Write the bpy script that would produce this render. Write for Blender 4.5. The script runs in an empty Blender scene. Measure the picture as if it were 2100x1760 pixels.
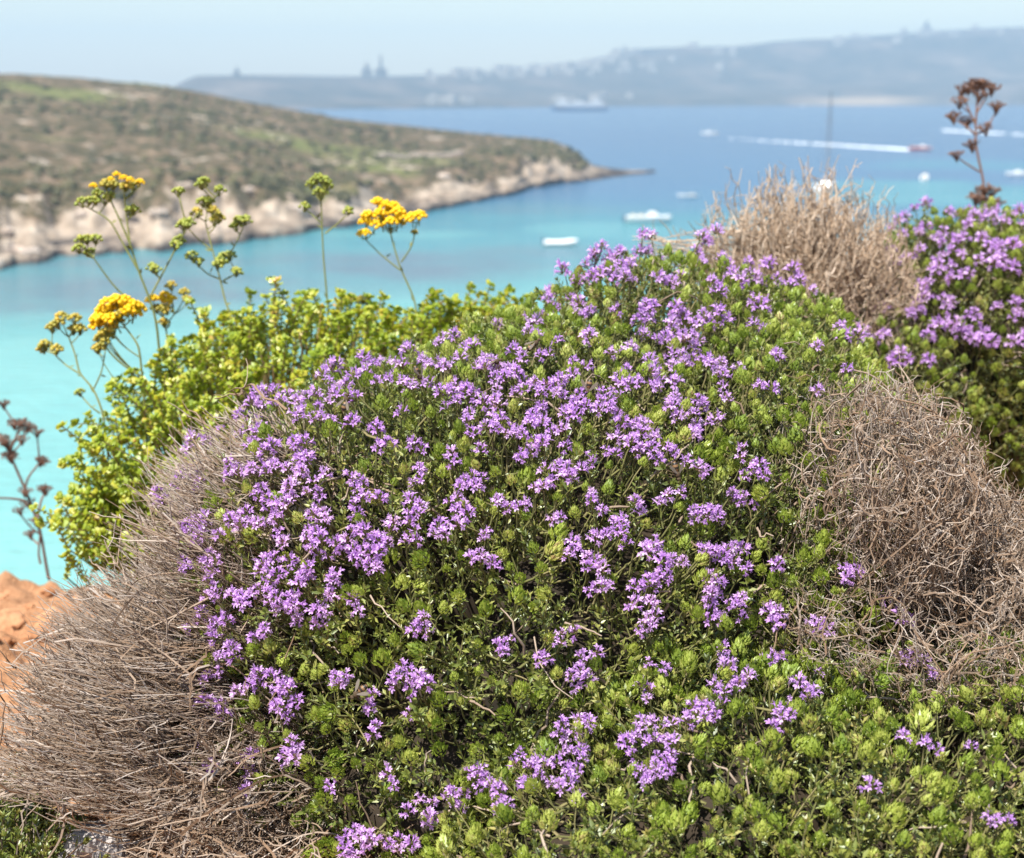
import bpy, math, random
import numpy as np
from mathutils import Vector, Matrix
random.seed(7)
RNG = np.random.default_rng(11)
C = bpy.context.scene.collection
CAMZ = 22.0
PITCH = math.radians(13.3)
F = 2917.0
CAM = np.array([0.0, 0.0, CAMZ])
FWD = np.array([0.0, math.cos(PITCH), -math.sin(PITCH)])
UPV = np.array([0.0, math.sin(PITCH), math.cos(PITCH)])
RGT = np.array([1.0, 0.0, 0.0])


def ray(px, py):
    return FWD + RGT * (px - 1050) / F + UPV * (880 - py) / F


def at(px, py, d):
    return CAM + ray(px, py) * d


def on_sea(px, py, z=0.0):
    r = ray(px, py)
    return CAM + r * ((z - CAMZ) / r[2])


# ---------------------------------------------------------------- noise
def _hash(ix, iy, iz, seed):
    n = (ix * 374761393 + iy * 668265263 + iz * 2147483647 + seed * 974634777) & 0xFFFFFFFF
    n = ((n ^ (n >> 13)) * 1274126177) & 0xFFFFFFFF
    n = n ^ (n >> 16)
    return (n & 0xFFFF) / 65535.0


def vnoise(p, seed=0):
    p = np.asarray(p, float)
    i = np.floor(p).astype(np.int64)
    f = p - i
    f = f * f * (3 - 2 * f)
    r = 0
    for dx in (0, 1):
        for dy in (0, 1):
            for dz in (0, 1):
                w = (f[..., 0] if dx else 1 - f[..., 0]) * (f[..., 1] if dy else 1 - f[..., 1]) * (f[..., 2] if dz else 1 - f[..., 2])
                r = r + w * _hash(i[..., 0] + dx, i[..., 1] + dy, i[..., 2] + dz, seed)
    return r * 2 - 1


def fbm(p, octs=4, seed=0):
    p = np.asarray(p, float)
    a, r = 1.0, 0
    for k in range(octs):
        r = r + a * vnoise(p * 2 ** k + 17.3 * k, seed + k)
        a *= 0.5
    return r


def fbm2(x, y, octs=4, seed=0):
    return fbm(np.stack([x, y, np.zeros_like(x) + 0.5], -1), octs, seed)


# ---------------------------------------------------------------- mesh helpers
class Buf:
    """collects vertices, faces, material slots and a per-vertex tint for one mesh"""

    def __init__(s):
        s.V, s.F, s.M, s.T, s.n = [], [], [], [], 0

    def add(s, V, F, m=0, tint=None):
        V = np.asarray(V, np.float32).reshape(-1, 3)
        F = np.asarray(F, np.int64)
        s.V.append(V)
        s.F.append(F + s.n)
        mm = np.asarray(m, np.int32)
        s.M.append(np.full(len(F), int(mm), np.int32) if mm.ndim == 0 else mm)
        if tint is None:
            tint = 0.0
        s.T.append(np.broadcast_to(np.asarray(tint, np.float32), (len(V),)).copy())
        s.n += len(V)

    def mesh(s, name, mats, smooth=False):
        V = np.concatenate(s.V)
        me = bpy.data.meshes.new(name)
        me.vertices.add(len(V))
        me.vertices.foreach_set('co', V.ravel())
        tot = np.concatenate([np.full(len(f), f.shape[1], np.int32) for f in s.F])
        loops = np.concatenate([f.ravel() for f in s.F]).astype(np.int32)
        me.loops.add(len(loops))
        me.loops.foreach_set('vertex_index', loops)
        me.polygons.add(len(tot))
        st = np.concatenate([[0], np.cumsum(tot)[:-1]]).astype(np.int32)
        me.polygons.foreach_set('loop_start', st)
        me.polygons.foreach_set('loop_total', tot)
        me.polygons.foreach_set('material_index', np.concatenate(s.M))
        me.polygons.foreach_set('use_smooth', np.full(len(tot), smooth))
        a = me.attributes.new('tint', 'FLOAT', 'POINT')
        a.data.foreach_set('value', np.concatenate(s.T))
        for m in (mats if isinstance(mats, (list, tuple)) else [mats]):
            me.materials.append(m)
        me.update(calc_edges=True)
        me.validate()
        return me

    def obj(s, name, mats, parent=None, smooth=False):
        return link(name, s.mesh(name, mats, smooth), parent)


def link(name, me, parent=None):
    o = bpy.data.objects.new(name, me)
    C.objects.link(o)
    if parent is not None:
        o.parent = parent
    return o


def tag(o, label=None, cat=None, group=None, kind=None):
    for k, v in (('label', label), ('category', cat), ('group', group), ('kind', kind)):
        if v:
            o[k] = v
    return o


def thing(name, label, cat, loc=(0, 0, 0), rz=0.0, group=None):
    o = bpy.data.objects.new(name, None)
    o.empty_display_size = 0.02
    C.objects.link(o)
    o.location = loc
    o.rotation_euler = (0, 0, rz)
    return tag(o, label, cat, group)


def nrm(v):
    v = np.asarray(v, float)
    return v / (np.linalg.norm(v, axis=-1, keepdims=True) + 1e-12)


def frames(axis, spin=None):
    a = nrm(axis)
    ref = np.where(np.abs(a[:, 2:3]) > 0.9, np.array([[1.0, 0, 0]]), np.array([[0, 0, 1.0]]))
    x = nrm(np.cross(ref, a))
    y = np.cross(a, x)
    if spin is not None:
        c, s_ = np.cos(spin)[:, None], np.sin(spin)[:, None]
        x, y = x * c + y * s_, -x * s_ + y * c
    return np.stack([x, y, a], -1)      # columns


def instance(buf, tmpl, pos, R, sc, tint):
    """many copies of one template (V, faces by slot) into a buffer"""
    V, FM = tmpl
    n = len(pos)
    sc = np.broadcast_to(np.asarray(sc, float).reshape(-1, 1, 1), (n, 1, 1))
    W = np.einsum('nij,mj->nmi', R, V) * sc + pos[:, None, :]
    base = buf.n
    m = len(V)
    buf.V.append(W.reshape(-1, 3).astype(np.float32))
    buf.T.append(np.repeat(np.asarray(tint, np.float32), m))
    for Fa, slot in FM:
        Fa = np.asarray(Fa)
        G = Fa[None] + (np.arange(n) * m)[:, None, None] + base
        buf.F.append(G.reshape(-1, Fa.shape[1]))
        buf.M.append(np.full(n * len(Fa), slot, np.int32))
    buf.n += n * m


def tmpl_of(buf):
    """buffer -> template"""
    return np.concatenate(buf.V), [(f, int(m[0])) for f, m in zip(buf.F, buf.M) if len(f)]


def tubes(buf, P, rad, sides=3, m=0, tint=0.0, cap=False):
    """P (n,k,3) paths, rad (n,k)"""
    P = np.asarray(P, float)
    n, k, _ = P.shape
    rad = np.broadcast_to(np.asarray(rad, float), (n, k))
    T = np.empty_like(P)
    T[:, 1:-1] = P[:, 2:] - P[:, :-2]
    T[:, 0] = P[:, 1] - P[:, 0]
    T[:, -1] = P[:, -1] - P[:, -2]
    T = nrm(T)
    mean = nrm(P[:, -1] - P[:, 0])
    ref = np.where(np.abs(mean[:, 2:3]) > 0.8, np.array([[1.0, 0.13, 0]]), np.array([[0.1, 0.05, 1.0]]))
    X = nrm(np.cross(np.repeat(ref[:, None], k, 1), T))
    Y = np.cross(T, X)
    an = np.arange(sides) * 2 * math.pi / sides
    V = P[:, :, None, :] + rad[:, :, None, None] * (X[:, :, None, :] * np.cos(an)[:, None] + Y[:, :, None, :] * np.sin(an)[:, None])
    idx = np.arange(n * k * sides).reshape(n, k, sides)
    a = idx[:, :-1, :]
    b = np.roll(a, -1, 2)
    c = idx[:, 1:, :]
    d = np.roll(c, -1, 2)
    Fq = np.stack([a, b, d, c], -1).reshape(-1, 4)
    t = np.asarray(tint, float)
    if t.ndim == 2:
        tt = np.repeat(t, sides, 1).ravel()
    else:
        tt = np.repeat(np.broadcast_to(t.reshape(-1, 1), (n, 1)), k * sides, 1).ravel()
    if cap:
        V2 = V.reshape(-1, 3)
        ends = idx[:, -1, :]
        if sides == 3:
            buf.add(V2, Fq, m, tt)
            buf.F.append(ends + buf.n - len(V2))
            buf.M.append(np.full(n, m, np.int32))
            return
    buf.add(V.reshape(-1, 3), Fq, m, tt)


def bez(P0, P1, P2, k):
    t = np.linspace(0, 1, k)[None, :, None]
    return (1 - t) ** 2 * P0[:, None] + 2 * t * (1 - t) * P1[:, None] + t * t * P2[:, None]


def ico(sub=1):
    import bmesh
    bm = bmesh.new()
    bmesh.ops.create_icosphere(bm, subdivisions=sub, radius=1.0)
    V = np.array([v.co[:] for v in bm.verts])
    Fa = np.array([[v.index for v in f.verts] for f in bm.faces])
    bm.free()
    return V, Fa


def uvs(nu=12, nv=7):
    V = [[0, 0, -1]]
    for j in range(1, nv):
        th = math.pi * j / nv - math.pi / 2
        for i in range(nu):
            ph = 2 * math.pi * i / nu
            V.append([math.cos(th) * math.cos(ph), math.cos(th) * math.sin(ph), math.sin(th)])
    V.append([0, 0, 1])
    q = [[1 + (j - 1) * nu + i, 1 + (j - 1) * nu + (i + 1) % nu, 1 + j * nu + (i + 1) % nu, 1 + j * nu + i] for j in range(1, nv - 1) for i in range(nu)]
    t = [[0, 1 + (i + 1) % nu, 1 + i] for i in range(nu)]
    e = len(V) - 1
    o = 1 + (nv - 2) * nu
    t += [[e, o + i, o + (i + 1) % nu] for i in range(nu)]
    return np.array(V, float), np.array(q), np.array(t)


ICO1, ICO2, ICO3 = ico(1), ico(2), ico(3)


def box(buf, c, s, m=0, rz=0.0, taper=1.0, tint=0):
    x, y, z = [v / 2 for v in s]
    V = np.array([[-x, -y, -z], [x, -y, -z], [x, y, -z], [-x, y, -z], [-x * taper, -y * taper, z], [x * taper, -y * taper, z], [x * taper, y * taper, z], [-x * taper, y * taper, z]])
    if rz:
        cc, ss = math.cos(rz), math.sin(rz)
        V = V @ np.array([[cc, ss, 0], [-ss, cc, 0], [0, 0, 1]])
    Fq = [[0, 3, 2, 1], [4, 5, 6, 7], [0, 1, 5, 4], [1, 2, 6, 5], [2, 3, 7, 6], [3, 0, 4, 7]]
    buf.add(V + np.array(c), Fq, m, tint)


def blob(buf, c, s, m=0, lv=ICO2, rough=0.0, seed=0, R=None, tint=0, freq=1.5):
    V, Fa = lv
    V = V.copy()
    if rough:
        V = V * (1 + rough * fbm(V * freq + seed * 3.7, 3, seed))[:, None]
    V = V * np.array(s)
    if R is not None:
        V = V @ np.asarray(R).T
    buf.add(V + np.array(c), Fa, m, tint)


# ---------------------------------------------------------------- materials
def new_mat(name):
    m = bpy.data.materials.new(name)
    m.use_nodes = True
    nt = m.node_tree
    nt.nodes.clear()
    return m, nt, nt.nodes, nt.links


def N(nt, typ, **kw):
    n = nt.nodes.new(typ)
    for k, v in kw.items():
        if k.startswith('_'):
            setattr(n, k[1:], v)
        else:
            n.inputs[k].default_value = v
    return n


def tint_node(nt):
    at_ = N(nt, 'ShaderNodeAttribute', _attribute_name='tint')
    oi = N(nt, 'ShaderNodeObjectInfo')
    ad = N(nt, 'ShaderNodeMath', _operation='ADD')
    nt.links.new(at_.outputs['Fac'], ad.inputs[0])
    nt.links.new(oi.outputs['Random'], ad.inputs[1])
    fr = N(nt, 'ShaderNodeMath', _operation='FRACT')
    nt.links.new(ad.outputs[0], fr.inputs[0])
    return fr.outputs[0]


def ramp(nt, fac, stops):
    r = N(nt, 'ShaderNodeValToRGB')
    e = r.color_ramp.elements
    while len(e) < len(stops):
        e.new(0.5)
    for el, (p, c) in zip(e, stops):
        el.position = p
        el.color = (*c, 1)
    nt.links.new(fac, r.inputs[0])
    return r.outputs[0]


def mixc(nt, fac, a, b, mode='MIX'):
    n = N(nt, 'ShaderNodeMix', _data_type='RGBA', _blend_type=mode)
    for s_, v in ((n.inputs[0], fac), (n.inputs[6], a), (n.inputs[7], b)):
        if isinstance(v, (int, float)):
            s_.default_value = v
        elif isinstance(v, tuple):
            s_.default_value = (*v, 1)
        else:
            nt.links.new(v, s_)
    return n.outputs[2]


def mat_leaf(name, stops, transl=0.35, gloss=0.06, rough=0.45, island=0.5):
    m, nt, ns, lk = new_mat(name)
    tn = tint_node(nt)
    geo = N(nt, 'ShaderNodeNewGeometry')
    mx = N(nt, 'ShaderNodeMix', _data_type='FLOAT')
    mx.inputs[0].default_value = island
    lk.new(tn, mx.inputs[2])
    lk.new(geo.outputs['Random Per Island'], mx.inputs[3])
    col = ramp(nt, mx.outputs[0], stops)
    df = N(nt, 'ShaderNodeBsdfDiffuse')
    tr = N(nt, 'ShaderNodeBsdfTranslucent')
    gl = N(nt, 'ShaderNodeBsdfGlossy')
    gl.inputs['Roughness'].default_value = rough
    gl.inputs['Color'].default_value = (0.9, 0.95, 0.9, 1)
    lk.new(col, df.inputs[0])
    lk.new(col, tr.inputs[0])
    a = N(nt, 'ShaderNodeMixShader')
    a.inputs[0].default_value = transl
    lk.new(df.outputs[0], a.inputs[1])
    lk.new(tr.outputs[0], a.inputs[2])
    b = N(nt, 'ShaderNodeMixShader')
    b.inputs[0].default_value = gloss
    lk.new(a.outputs[0], b.inputs[1])
    lk.new(gl.outputs[0], b.inputs[2])
    o = N(nt, 'ShaderNodeOutputMaterial')
    lk.new(b.outputs[0], o.inputs[0])
    return m


def mat_bark(name, stops, scale=900.0, bump=0.0, rough=0.8, own=False):
    m, nt, ns, lk = new_mat(name)
    tn = N(nt, 'ShaderNodeAttribute', _attribute_name='tint').outputs['Fac'] if own else tint_node(nt)
    tc = N(nt, 'ShaderNodeNewGeometry')
    nz = N(nt, 'ShaderNodeTexNoise', Scale=scale, Detail=2.0)
    lk.new(tc.outputs['Position'], nz.inputs['Vector'])
    mx = N(nt, 'ShaderNodeMix', _data_type='FLOAT')
    mx.inputs[0].default_value = 0.35
    lk.new(tn, mx.inputs[2])
    lk.new(nz.outputs[0], mx.inputs[3])
    col = ramp(nt, mx.outputs[0], stops)
    p = N(nt, 'ShaderNodeBsdfPrincipled', Roughness=rough)
    p.inputs['Specular IOR Level'].default_value = 0.25
    lk.new(col, p.inputs['Base Color'])
    o = N(nt, 'ShaderNodeOutputMaterial')
    lk.new(p.outputs[0], o.inputs[0])
    return m


def mat_plain(name, col, rough=0.5, spec=0.5, noise=0.15, scale=3.0, metal=0.0, coord='Object'):
    m, nt, ns, lk = new_mat(name)
    tc = N(nt, 'ShaderNodeTexCoord')
    nz = N(nt, 'ShaderNodeTexNoise', Scale=scale, Detail=3.0)
    lk.new(tc.outputs[coord], nz.inputs['Vector'])
    c2 = tuple(v * (1 - noise) for v in col)
    c1 = tuple(min(1, v * (1 + noise)) for v in col)
    cc = mixc(nt, nz.outputs[0], c2, c1)
    p = N(nt, 'ShaderNodeBsdfPrincipled', Roughness=rough, Metallic=metal)
    p.inputs['Specular IOR Level'].default_value = spec
    lk.new(cc, p.inputs['Base Color'])
    o = N(nt, 'ShaderNodeOutputMaterial')
    lk.new(p.outputs[0], o.inputs[0])
    return m


MAT = {}
MAT['bud'] = mat_leaf('thyme_bud_green', [(0.0, (0.18, 0.265, 0.03)), (0.45, (0.345, 0.43, 0.058)), (0.85, (0.52, 0.55, 0.13)), (0.93, (0.44, 0.36, 0.13)), (1.0, (0.36, 0.22, 0.11))], 0.4, 0.05, island=0.3)
MAT['leaf'] = mat_leaf('thyme_leaf_green', [(0.0, (0.075, 0.10, 0.018)), (0.5, (0.175, 0.22, 0.036)), (0.85, (0.36, 0.36, 0.085)), (1.0, (0.42, 0.32, 0.10))], 0.32, 0.08)
MAT['petal'] = mat_leaf('thyme_petal_purple', [(0.0, (0.58, 0.29, 0.75)), (0.5, (0.70, 0.41, 0.83)), (0.88, (0.84, 0.60, 0.90)), (1.0, (0.66, 0.42, 0.50))], 0.45, 0.03)
MAT['calyx'] = mat_leaf('thyme_calyx', [(0.0, (0.10, 0.13, 0.03)), (0.6, (0.2, 0.2, 0.06)), (1.0, (0.3, 0.15, 0.14))], 0.3, 0.03)
MAT['twig'] = mat_bark('thyme_twig', [(0.0, (0.10, 0.065, 0.042)), (0.5, (0.24, 0.175, 0.125)), (1.0, (0.42, 0.34, 0.27))])
MAT['stem'] = mat_bark('thyme_green_stem', [(0.0, (0.09, 0.095, 0.03)), (0.6, (0.17, 0.165, 0.06)), (1.0, (0.26, 0.2, 0.11))])
MAT['dry'] = mat_bark('dry_twig_grey', [(0.12, (0.11, 0.062, 0.034)), (0.4, (0.22, 0.145, 0.092)), (0.65, (0.29, 0.225, 0.172)), (0.9, (0.52, 0.46, 0.41))], own=True)
MAT['drybrown'] = mat_bark('dry_twig_brown', [(0.15, (0.16, 0.10, 0.062)), (0.5, (0.36, 0.255, 0.17)), (0.9, (0.60, 0.49, 0.385))], own=True)
MAT['core'] = mat_bark('gap_shade', [(0.2, (0.014, 0.011, 0.007)), (0.8, (0.04, 0.028, 0.017))], 120)  # near-black core colour, painted as the shade between the shoots
MAT['spurge'] = mat_leaf('spurge_leaf', [(0.0, (0.22, 0.32, 0.02)), (0.55, (0.40, 0.47, 0.03)), (0.9, (0.56, 0.50, 0.04)), (1.0, (0.58, 0.32, 0.07))], 0.4, 0.05, island=0.65)
MAT['spurgestem'] = mat_bark('spurge_stem', [(0.2, (0.16, 0.13, 0.05)), (0.8, (0.3, 0.2, 0.1))])
MAT['stalk'] = mat_bark('flower_stalk_green', [(0.2, (0.13, 0.15, 0.04)), (0.8, (0.24, 0.24, 0.08))])
MAT['hgreen'] = mat_leaf('flower_bud_green', [(0.0, (0.17, 0.22, 0.025)), (0.6, (0.30, 0.34, 0.04)), (1.0, (0.42, 0.38, 0.05))], 0.15, 0.05)
MAT['holive'] = mat_leaf('flower_bud_ochre', [(0.0, (0.25, 0.25, 0.03)), (0.6, (0.45, 0.36, 0.04)), (1.0, (0.6, 0.36, 0.03))], 0.15, 0.05)
MAT['hyellow'] = mat_leaf('flower_yellow', [(0.0, (0.76, 0.44, 0.012)), (0.6, (0.88, 0.58, 0.014)), (1.0, (0.94, 0.67, 0.035))], 0.2, 0.02)
MAT['hbrown'] = mat_bark('dried_umbel_brown', [(0.2, (0.11, 0.06, 0.045)), (0.8, (0.24, 0.14, 0.10))])
SKY_STRENGTH, SUN_STRENGTH, EXPOSURE = 0.068, 3.9, 1.32
HAZE, HAZE_COL = 0.00034, (0.52, 0.75, 0.98, 1)
# ================================================================ templates for the plants
def leaf_v(L, w, fold, droop=0.0):
    return np.array([[0, 0, 0], [-w, fold, 0.5 * L], [0, droop, L], [w, fold, 0.5 * L]], float)


LEAF_F = np.array([[0, 2, 1], [0, 3, 2]])


def rotv(V, alpha, phi):
    """tilt from +z by alpha towards azimuth phi (local -y is the upper side of a leaf)"""
    ca, sa = math.cos(alpha), math.sin(alpha)
    Ry = np.array([[1, 0, 0], [0, ca, sa], [0, -sa, ca]])     # z -> y
    c, s = math.cos(phi), math.sin(phi)
    Rz = np.array([[c, -s, 0], [s, c, 0], [0, 0, 1]])
    return V @ (Rz @ Ry).T


def bud_tmpl(rng, H=0.0145, n=46, fat=1.0):
    b = Buf()
    for i in range(n):
        t = (i + 0.5) / n
        ph = i * 2.39996 + rng.uniform(-.3, .3)
        z = H * (0.02 + 0.72 * t)
        r = 0.17 * H * fat * math.sqrt(max(0.0, 1 - t)) * (0.6 + 0.8 * min(1, t * 4))
        al = math.radians(46 - 36 * t + rng.uniform(-10, 10))
        L = H * (0.46 - 0.12 * t) * rng.uniform(.85, 1.15)
        w = H * 0.10 * rng.uniform(.8, 1.2)
        V = np.array([[0, 0, 0], [-w, -0.25 * w, 0.42 * L], [0, 0.5 * w, 0.45 * L], [w, -0.25 * w, 0.42 * L], [0, -0.6 * w, L]], float)
        V = rotv(V, al, ph)
        V = V + np.array([math.cos(ph + math.pi / 2) * r, math.sin(ph + math.pi / 2) * r, z])
        b.add(V, [[0, 2, 1], [0, 3, 2], [1, 2, 4], [2, 3, 4]], 0)
    return b


def floret_tmpl(rng, s=1.0):
    """a two-lipped thyme floret along +z: tube, five lobes, four stamens"""
    V, Fq, Ft = [], [], []

    def av(*p):
        V.append(p)
        return len(V) - 1
    L = 0.0042 * s
    r0, r1 = 0.0004 * s, 0.00105 * s
    lo = [av(r0 * math.cos(a), r0 * math.sin(a), 0) for a in np.arange(4) * math.pi / 2]
    hi = [av(r1 * math.cos(a), r1 * math.sin(a), L) for a in np.arange(4) * math.pi / 2]
    for i in range(4):
        Fq.append([lo[i], lo[(i + 1) % 4], hi[(i + 1) % 4], hi[i]])
    lobes = [(-90, 0.0042, 62), (-150, 0.0036, 66), (-30, 0.0036, 66), (70, 0.0032, 40), (112, 0.0032, 40)]
    for az, ln, bend in lobes:
        a = math.radians(az + rng.uniform(-14, 14))
        bd = math.radians(bend + rng.uniform(-14, 14))
        ln *= s * rng.uniform(.85, 1.15)
        w = 0.00085 * s * rng.uniform(.85, 1.2)
        d = np.array([math.cos(a), math.sin(a), 0])
        tn = np.array([-math.sin(a), math.cos(a), 0])
        o = d * r1 * 0.8 + np.array([0, 0, L])
        md = o + (d * math.sin(bd * .7) + np.array([0, 0, math.cos(bd * .7)])) * ln * .55
        tp = md + (d * math.sin(bd * 1.35) + np.array([0, 0, math.cos(bd * 1.35)])) * ln * .45
        i0 = av(*(o - tn * w * .55))
        i1 = av(*(o + tn * w * .55))
        i2 = av(*(md + tn * w * 1.15))
        i3 = av(*(md - tn * w * 1.15))
        i4 = av(*(tp + tn * w * .5))
        i5 = av(*(tp - tn * w * .5))
        Fq += [[i0, i1, i2, i3], [i3, i2, i4, i5]]
    for k in range(4):
        a = math.radians(rng.uniform(20, 160))
        d = np.array([math.cos(a) * rng.uniform(.1, .55), math.sin(a) * rng.uniform(.15, .6), 1.0])
        d /= np.linalg.norm(d)
        o = np.array([0, 0, L * .8])
        e = o + d * 0.0052 * s * rng.uniform(.8, 1.25)
        w = 0.00019 * s
        t1 = av(*(o + np.array([w, 0, 0])))
        t2 = av(*(o - np.array([w, 0, 0])))
        t3 = av(*(e + np.array([-w, w, 0]) * .9))
        t4 = av(*(e + np.array([w, w, 0]) * .9))
        Fq.append([t1, t2, t3, t4])
    return np.array(V), np.array(Fq)


def flower_buf(rng, n=8, s=1.0):
    """one small head: green bract cone with florets standing out of its flanks"""
    b = Buf()
    bb = bud_tmpl(rng, 0.0105 * s, 20, 1.25)
    b.add(np.concatenate(bb.V), np.concatenate(bb.F), 1)
    b.F[-1] = b.F[-1]
    for i in range(n):
        V, Fq = floret_tmpl(rng, s * rng.uniform(.9, 1.12))
        ph = i * 2.39996 + rng.uniform(-.35, .35)
        t = (i + .5) / n
        al = math.radians(86 - 68 * t + rng.uniform(-12, 12))
        R = frames(np.array([[math.sin(al) * math.cos(ph), math.sin(al) * math.sin(ph), math.cos(al)]]), np.array([0.0]))[0]
        # keep the lower lip (-y) pointing down / outwards
        z = R[:, 2]
        y = np.array([0, 0, 1.0]) - z * z[2]
        y /= np.linalg.norm(y) + 1e-9
        R = np.stack([np.cross(y, z), y, z], -1)
        p = np.array([math.cos(ph) * .0022 * (1 - .5 * t), math.sin(ph) * .0022 * (1 - .5 * t), .003 + .0042 * t]) * s
        b.add(V @ R.T + p, Fq, 0, rng.uniform(0, .25))
    return b


def sprig_tmpl(rng, L=0.032, pairs=8, leafL=0.0072, w=0.00115):
    b = Buf()
    bend = rng.uniform(-.25, .25, 2)
    k = 5
    t = np.linspace(0, 1, k)
    P = np.stack([bend[0] * L * t ** 2, bend[1] * L * t ** 2, L * t], -1)[None]
    tubes(b, P, np.linspace(.0007, .0004, k), 3, 1)
    for i in range(pairs):
        tt = (i + .7) / pairs
        p = np.array([bend[0] * L * tt ** 2, bend[1] * L * tt ** 2, L * tt])
        for sgn in (0, math.pi):
            if rng.random() < .12:
                continue
            V = leaf_v(leafL * rng.uniform(.7, 1.2), w * rng.uniform(.8, 1.4), -w * .5, -.1 * leafL)
            ph = sgn + (i % 2) * math.pi / 2 + rng.uniform(-.4, .4)
            V = rotv(V, math.radians(rng.uniform(28, 75)), ph) + p
            b.add(V, LEAF_F, 0)
    for j in range(6):     # a tuft at the tip
        V = leaf_v(leafL * .8, w * 1.1, -w * .5)
        b.add(rotv(V, math.radians(rng.uniform(8, 45)), j * 1.05) + P[0, -1], LEAF_F, 0)
    return b


RT = np.random.default_rng(5)
BUD_B = [bud_tmpl(RT, 0.0145 * RT.uniform(.9, 1.12), int(RT.integers(38, 50)), RT.uniform(1.1, 1.6)) for _ in range(8)]
BUD_T = [tmpl_of(b) for b in BUD_B]
FLW_B = [flower_buf(RT, int(RT.integers(3, 10)), RT.uniform(.95, 1.1)) for _ in range(12)]
FLW_T = []
for b in FLW_B:
    V = np.concatenate(b.V)
    f0 = [f for f, m in zip(b.F, b.M) if m[0] == 0]
    f1 = [f for f, m in zip(b.F, b.M) if m[0] == 1]
    FLW_T.append((V, [(np.concatenate(f0), 0), (np.concatenate(f1), 1)]))
SPR_T = [tmpl_of(sprig_tmpl(RT, RT.uniform(.024, .04), int(RT.integers(6, 10)))) for _ in range(8)]
BUD_ME = [b.mesh('shoot_tip', [MAT['bud']]) for b in BUD_B]
FLW_ME = [b.mesh('flower_head', [MAT['petal'], MAT['calyx']]) for b in FLW_B]


# ================================================================ bush bodies: unions of ellipsoids standing on the ground
class Ell:
    def __init__(s, px, py, rx, ry, d, rd):
        s.c = at(px, py, d)
        s.r = np.array([rx * d / F, rd, ry * d / F])
        s.d = d

    def hit(s, px, py):
        o = (CAM - s.c) / s.r
        v = ray(px, py) / s.r
        a, b, c = v @ v, 2 * o @ v, o @ o - 1
        D = b * b - 4 * a * c
        tm = -b / (2 * a)
        if D < 0:
            return None, tm, math.sqrt(max(0, c - b * b / (4 * a) + 1))
        return tm - math.sqrt(D) / (2 * a), tm, 1.0

    def normal(s, p):
        return nrm((p - s.c) / s.r ** 2)

    def inside(s, P, k=1.0):
        return (((P - s.c) / (s.r * k)) ** 2).sum(-1) < 1


def cast(ells, px, py):
    best = None
    for e in ells:
        t, tm, q = e.hit(px, py)
        if t is not None and (best is None or t < best[0]):
            best = (t, e)
    if best:
        p = CAM + ray(px, py) * best[0]
        return p, best[1].normal(p), best[0]
    m = min(ells, key=lambda e: e.hit(px, py)[2])
    t, tm, q = m.hit(px, py)
    if q > 1.35:
        return None
    p = CAM + ray(px, py) * tm
    return p, m.normal(p), tm


def ground_z(x, y):
    x = np.asarray(x, float)
    y = np.asarray(y, float)
    edge = 2.36 + 0.10 * np.sin(x * 1.7 + 1) + 0.07 * np.sin(x * 4.1) + 0.12 * np.clip(x + .6, 0, 2)
    z = CAMZ - 0.605 - 0.075 * np.clip(y - 1.1, -6, 9) - .12 * np.clip(y - 1.6, 0, 1) + 0.02 * np.clip(-y, 0, 5)
    drop = np.clip(y - edge, 0, None)
    return z - np.minimum(drop * 1.9 + 0.0 * drop, 26.0)


def surface_pts(ells, n, rng, zmin=-.03, gap=0.0):
    A = np.array([(e.r[0] * e.r[1] + e.r[0] * e.r[2] + e.r[1] * e.r[2]) for e in ells])
    cnt = rng.multinomial(n, A / A.sum())
    P, Nn = [], []
    for i, (e, k) in enumerate(zip(ells, cnt)):
        u = nrm(rng.normal(size=(k, 3)))
        p = e.c + u * e.r
        nn = nrm(u / e.r)
        keep = p[:, 2] > ground_z(p[:, 0], p[:, 1]) + zmin
        for j, o in enumerate(ells):
            if j != i:
                keep &= ~o.inside(p, .97)
        P.append(p[keep])
        Nn.append(nn[keep])
    P, Nn = np.concatenate(P), np.concatenate(Nn)
    o = rng.permutation(len(P))
    P, Nn = P[o], Nn[o]
    if gap > 0:
        keep, cells = [], {}
        for i, p in enumerate(P):
            k = tuple((p // gap).astype(int))
            ok = True
            for dx in (-1, 0, 1):
                for dy in (-1, 0, 1):
                    for dz in (-1, 0, 1):
                        for q in cells.get((k[0] + dx, k[1] + dy, k[2] + dz), ()):
                            if ((P[q] - p) ** 2).sum() < gap * gap:
                                ok = False
            if ok:
                keep.append(i)
                cells.setdefault(k, []).append(i)
        P, Nn = P[keep], Nn[keep]
    return P, Nn


def to_px(P):
    d = np.asarray(P) - CAM
    w = d @ FWD
    return 1050 + F * (d @ RGT) / w, 880 - F * (d @ UPV) / w, w


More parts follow.
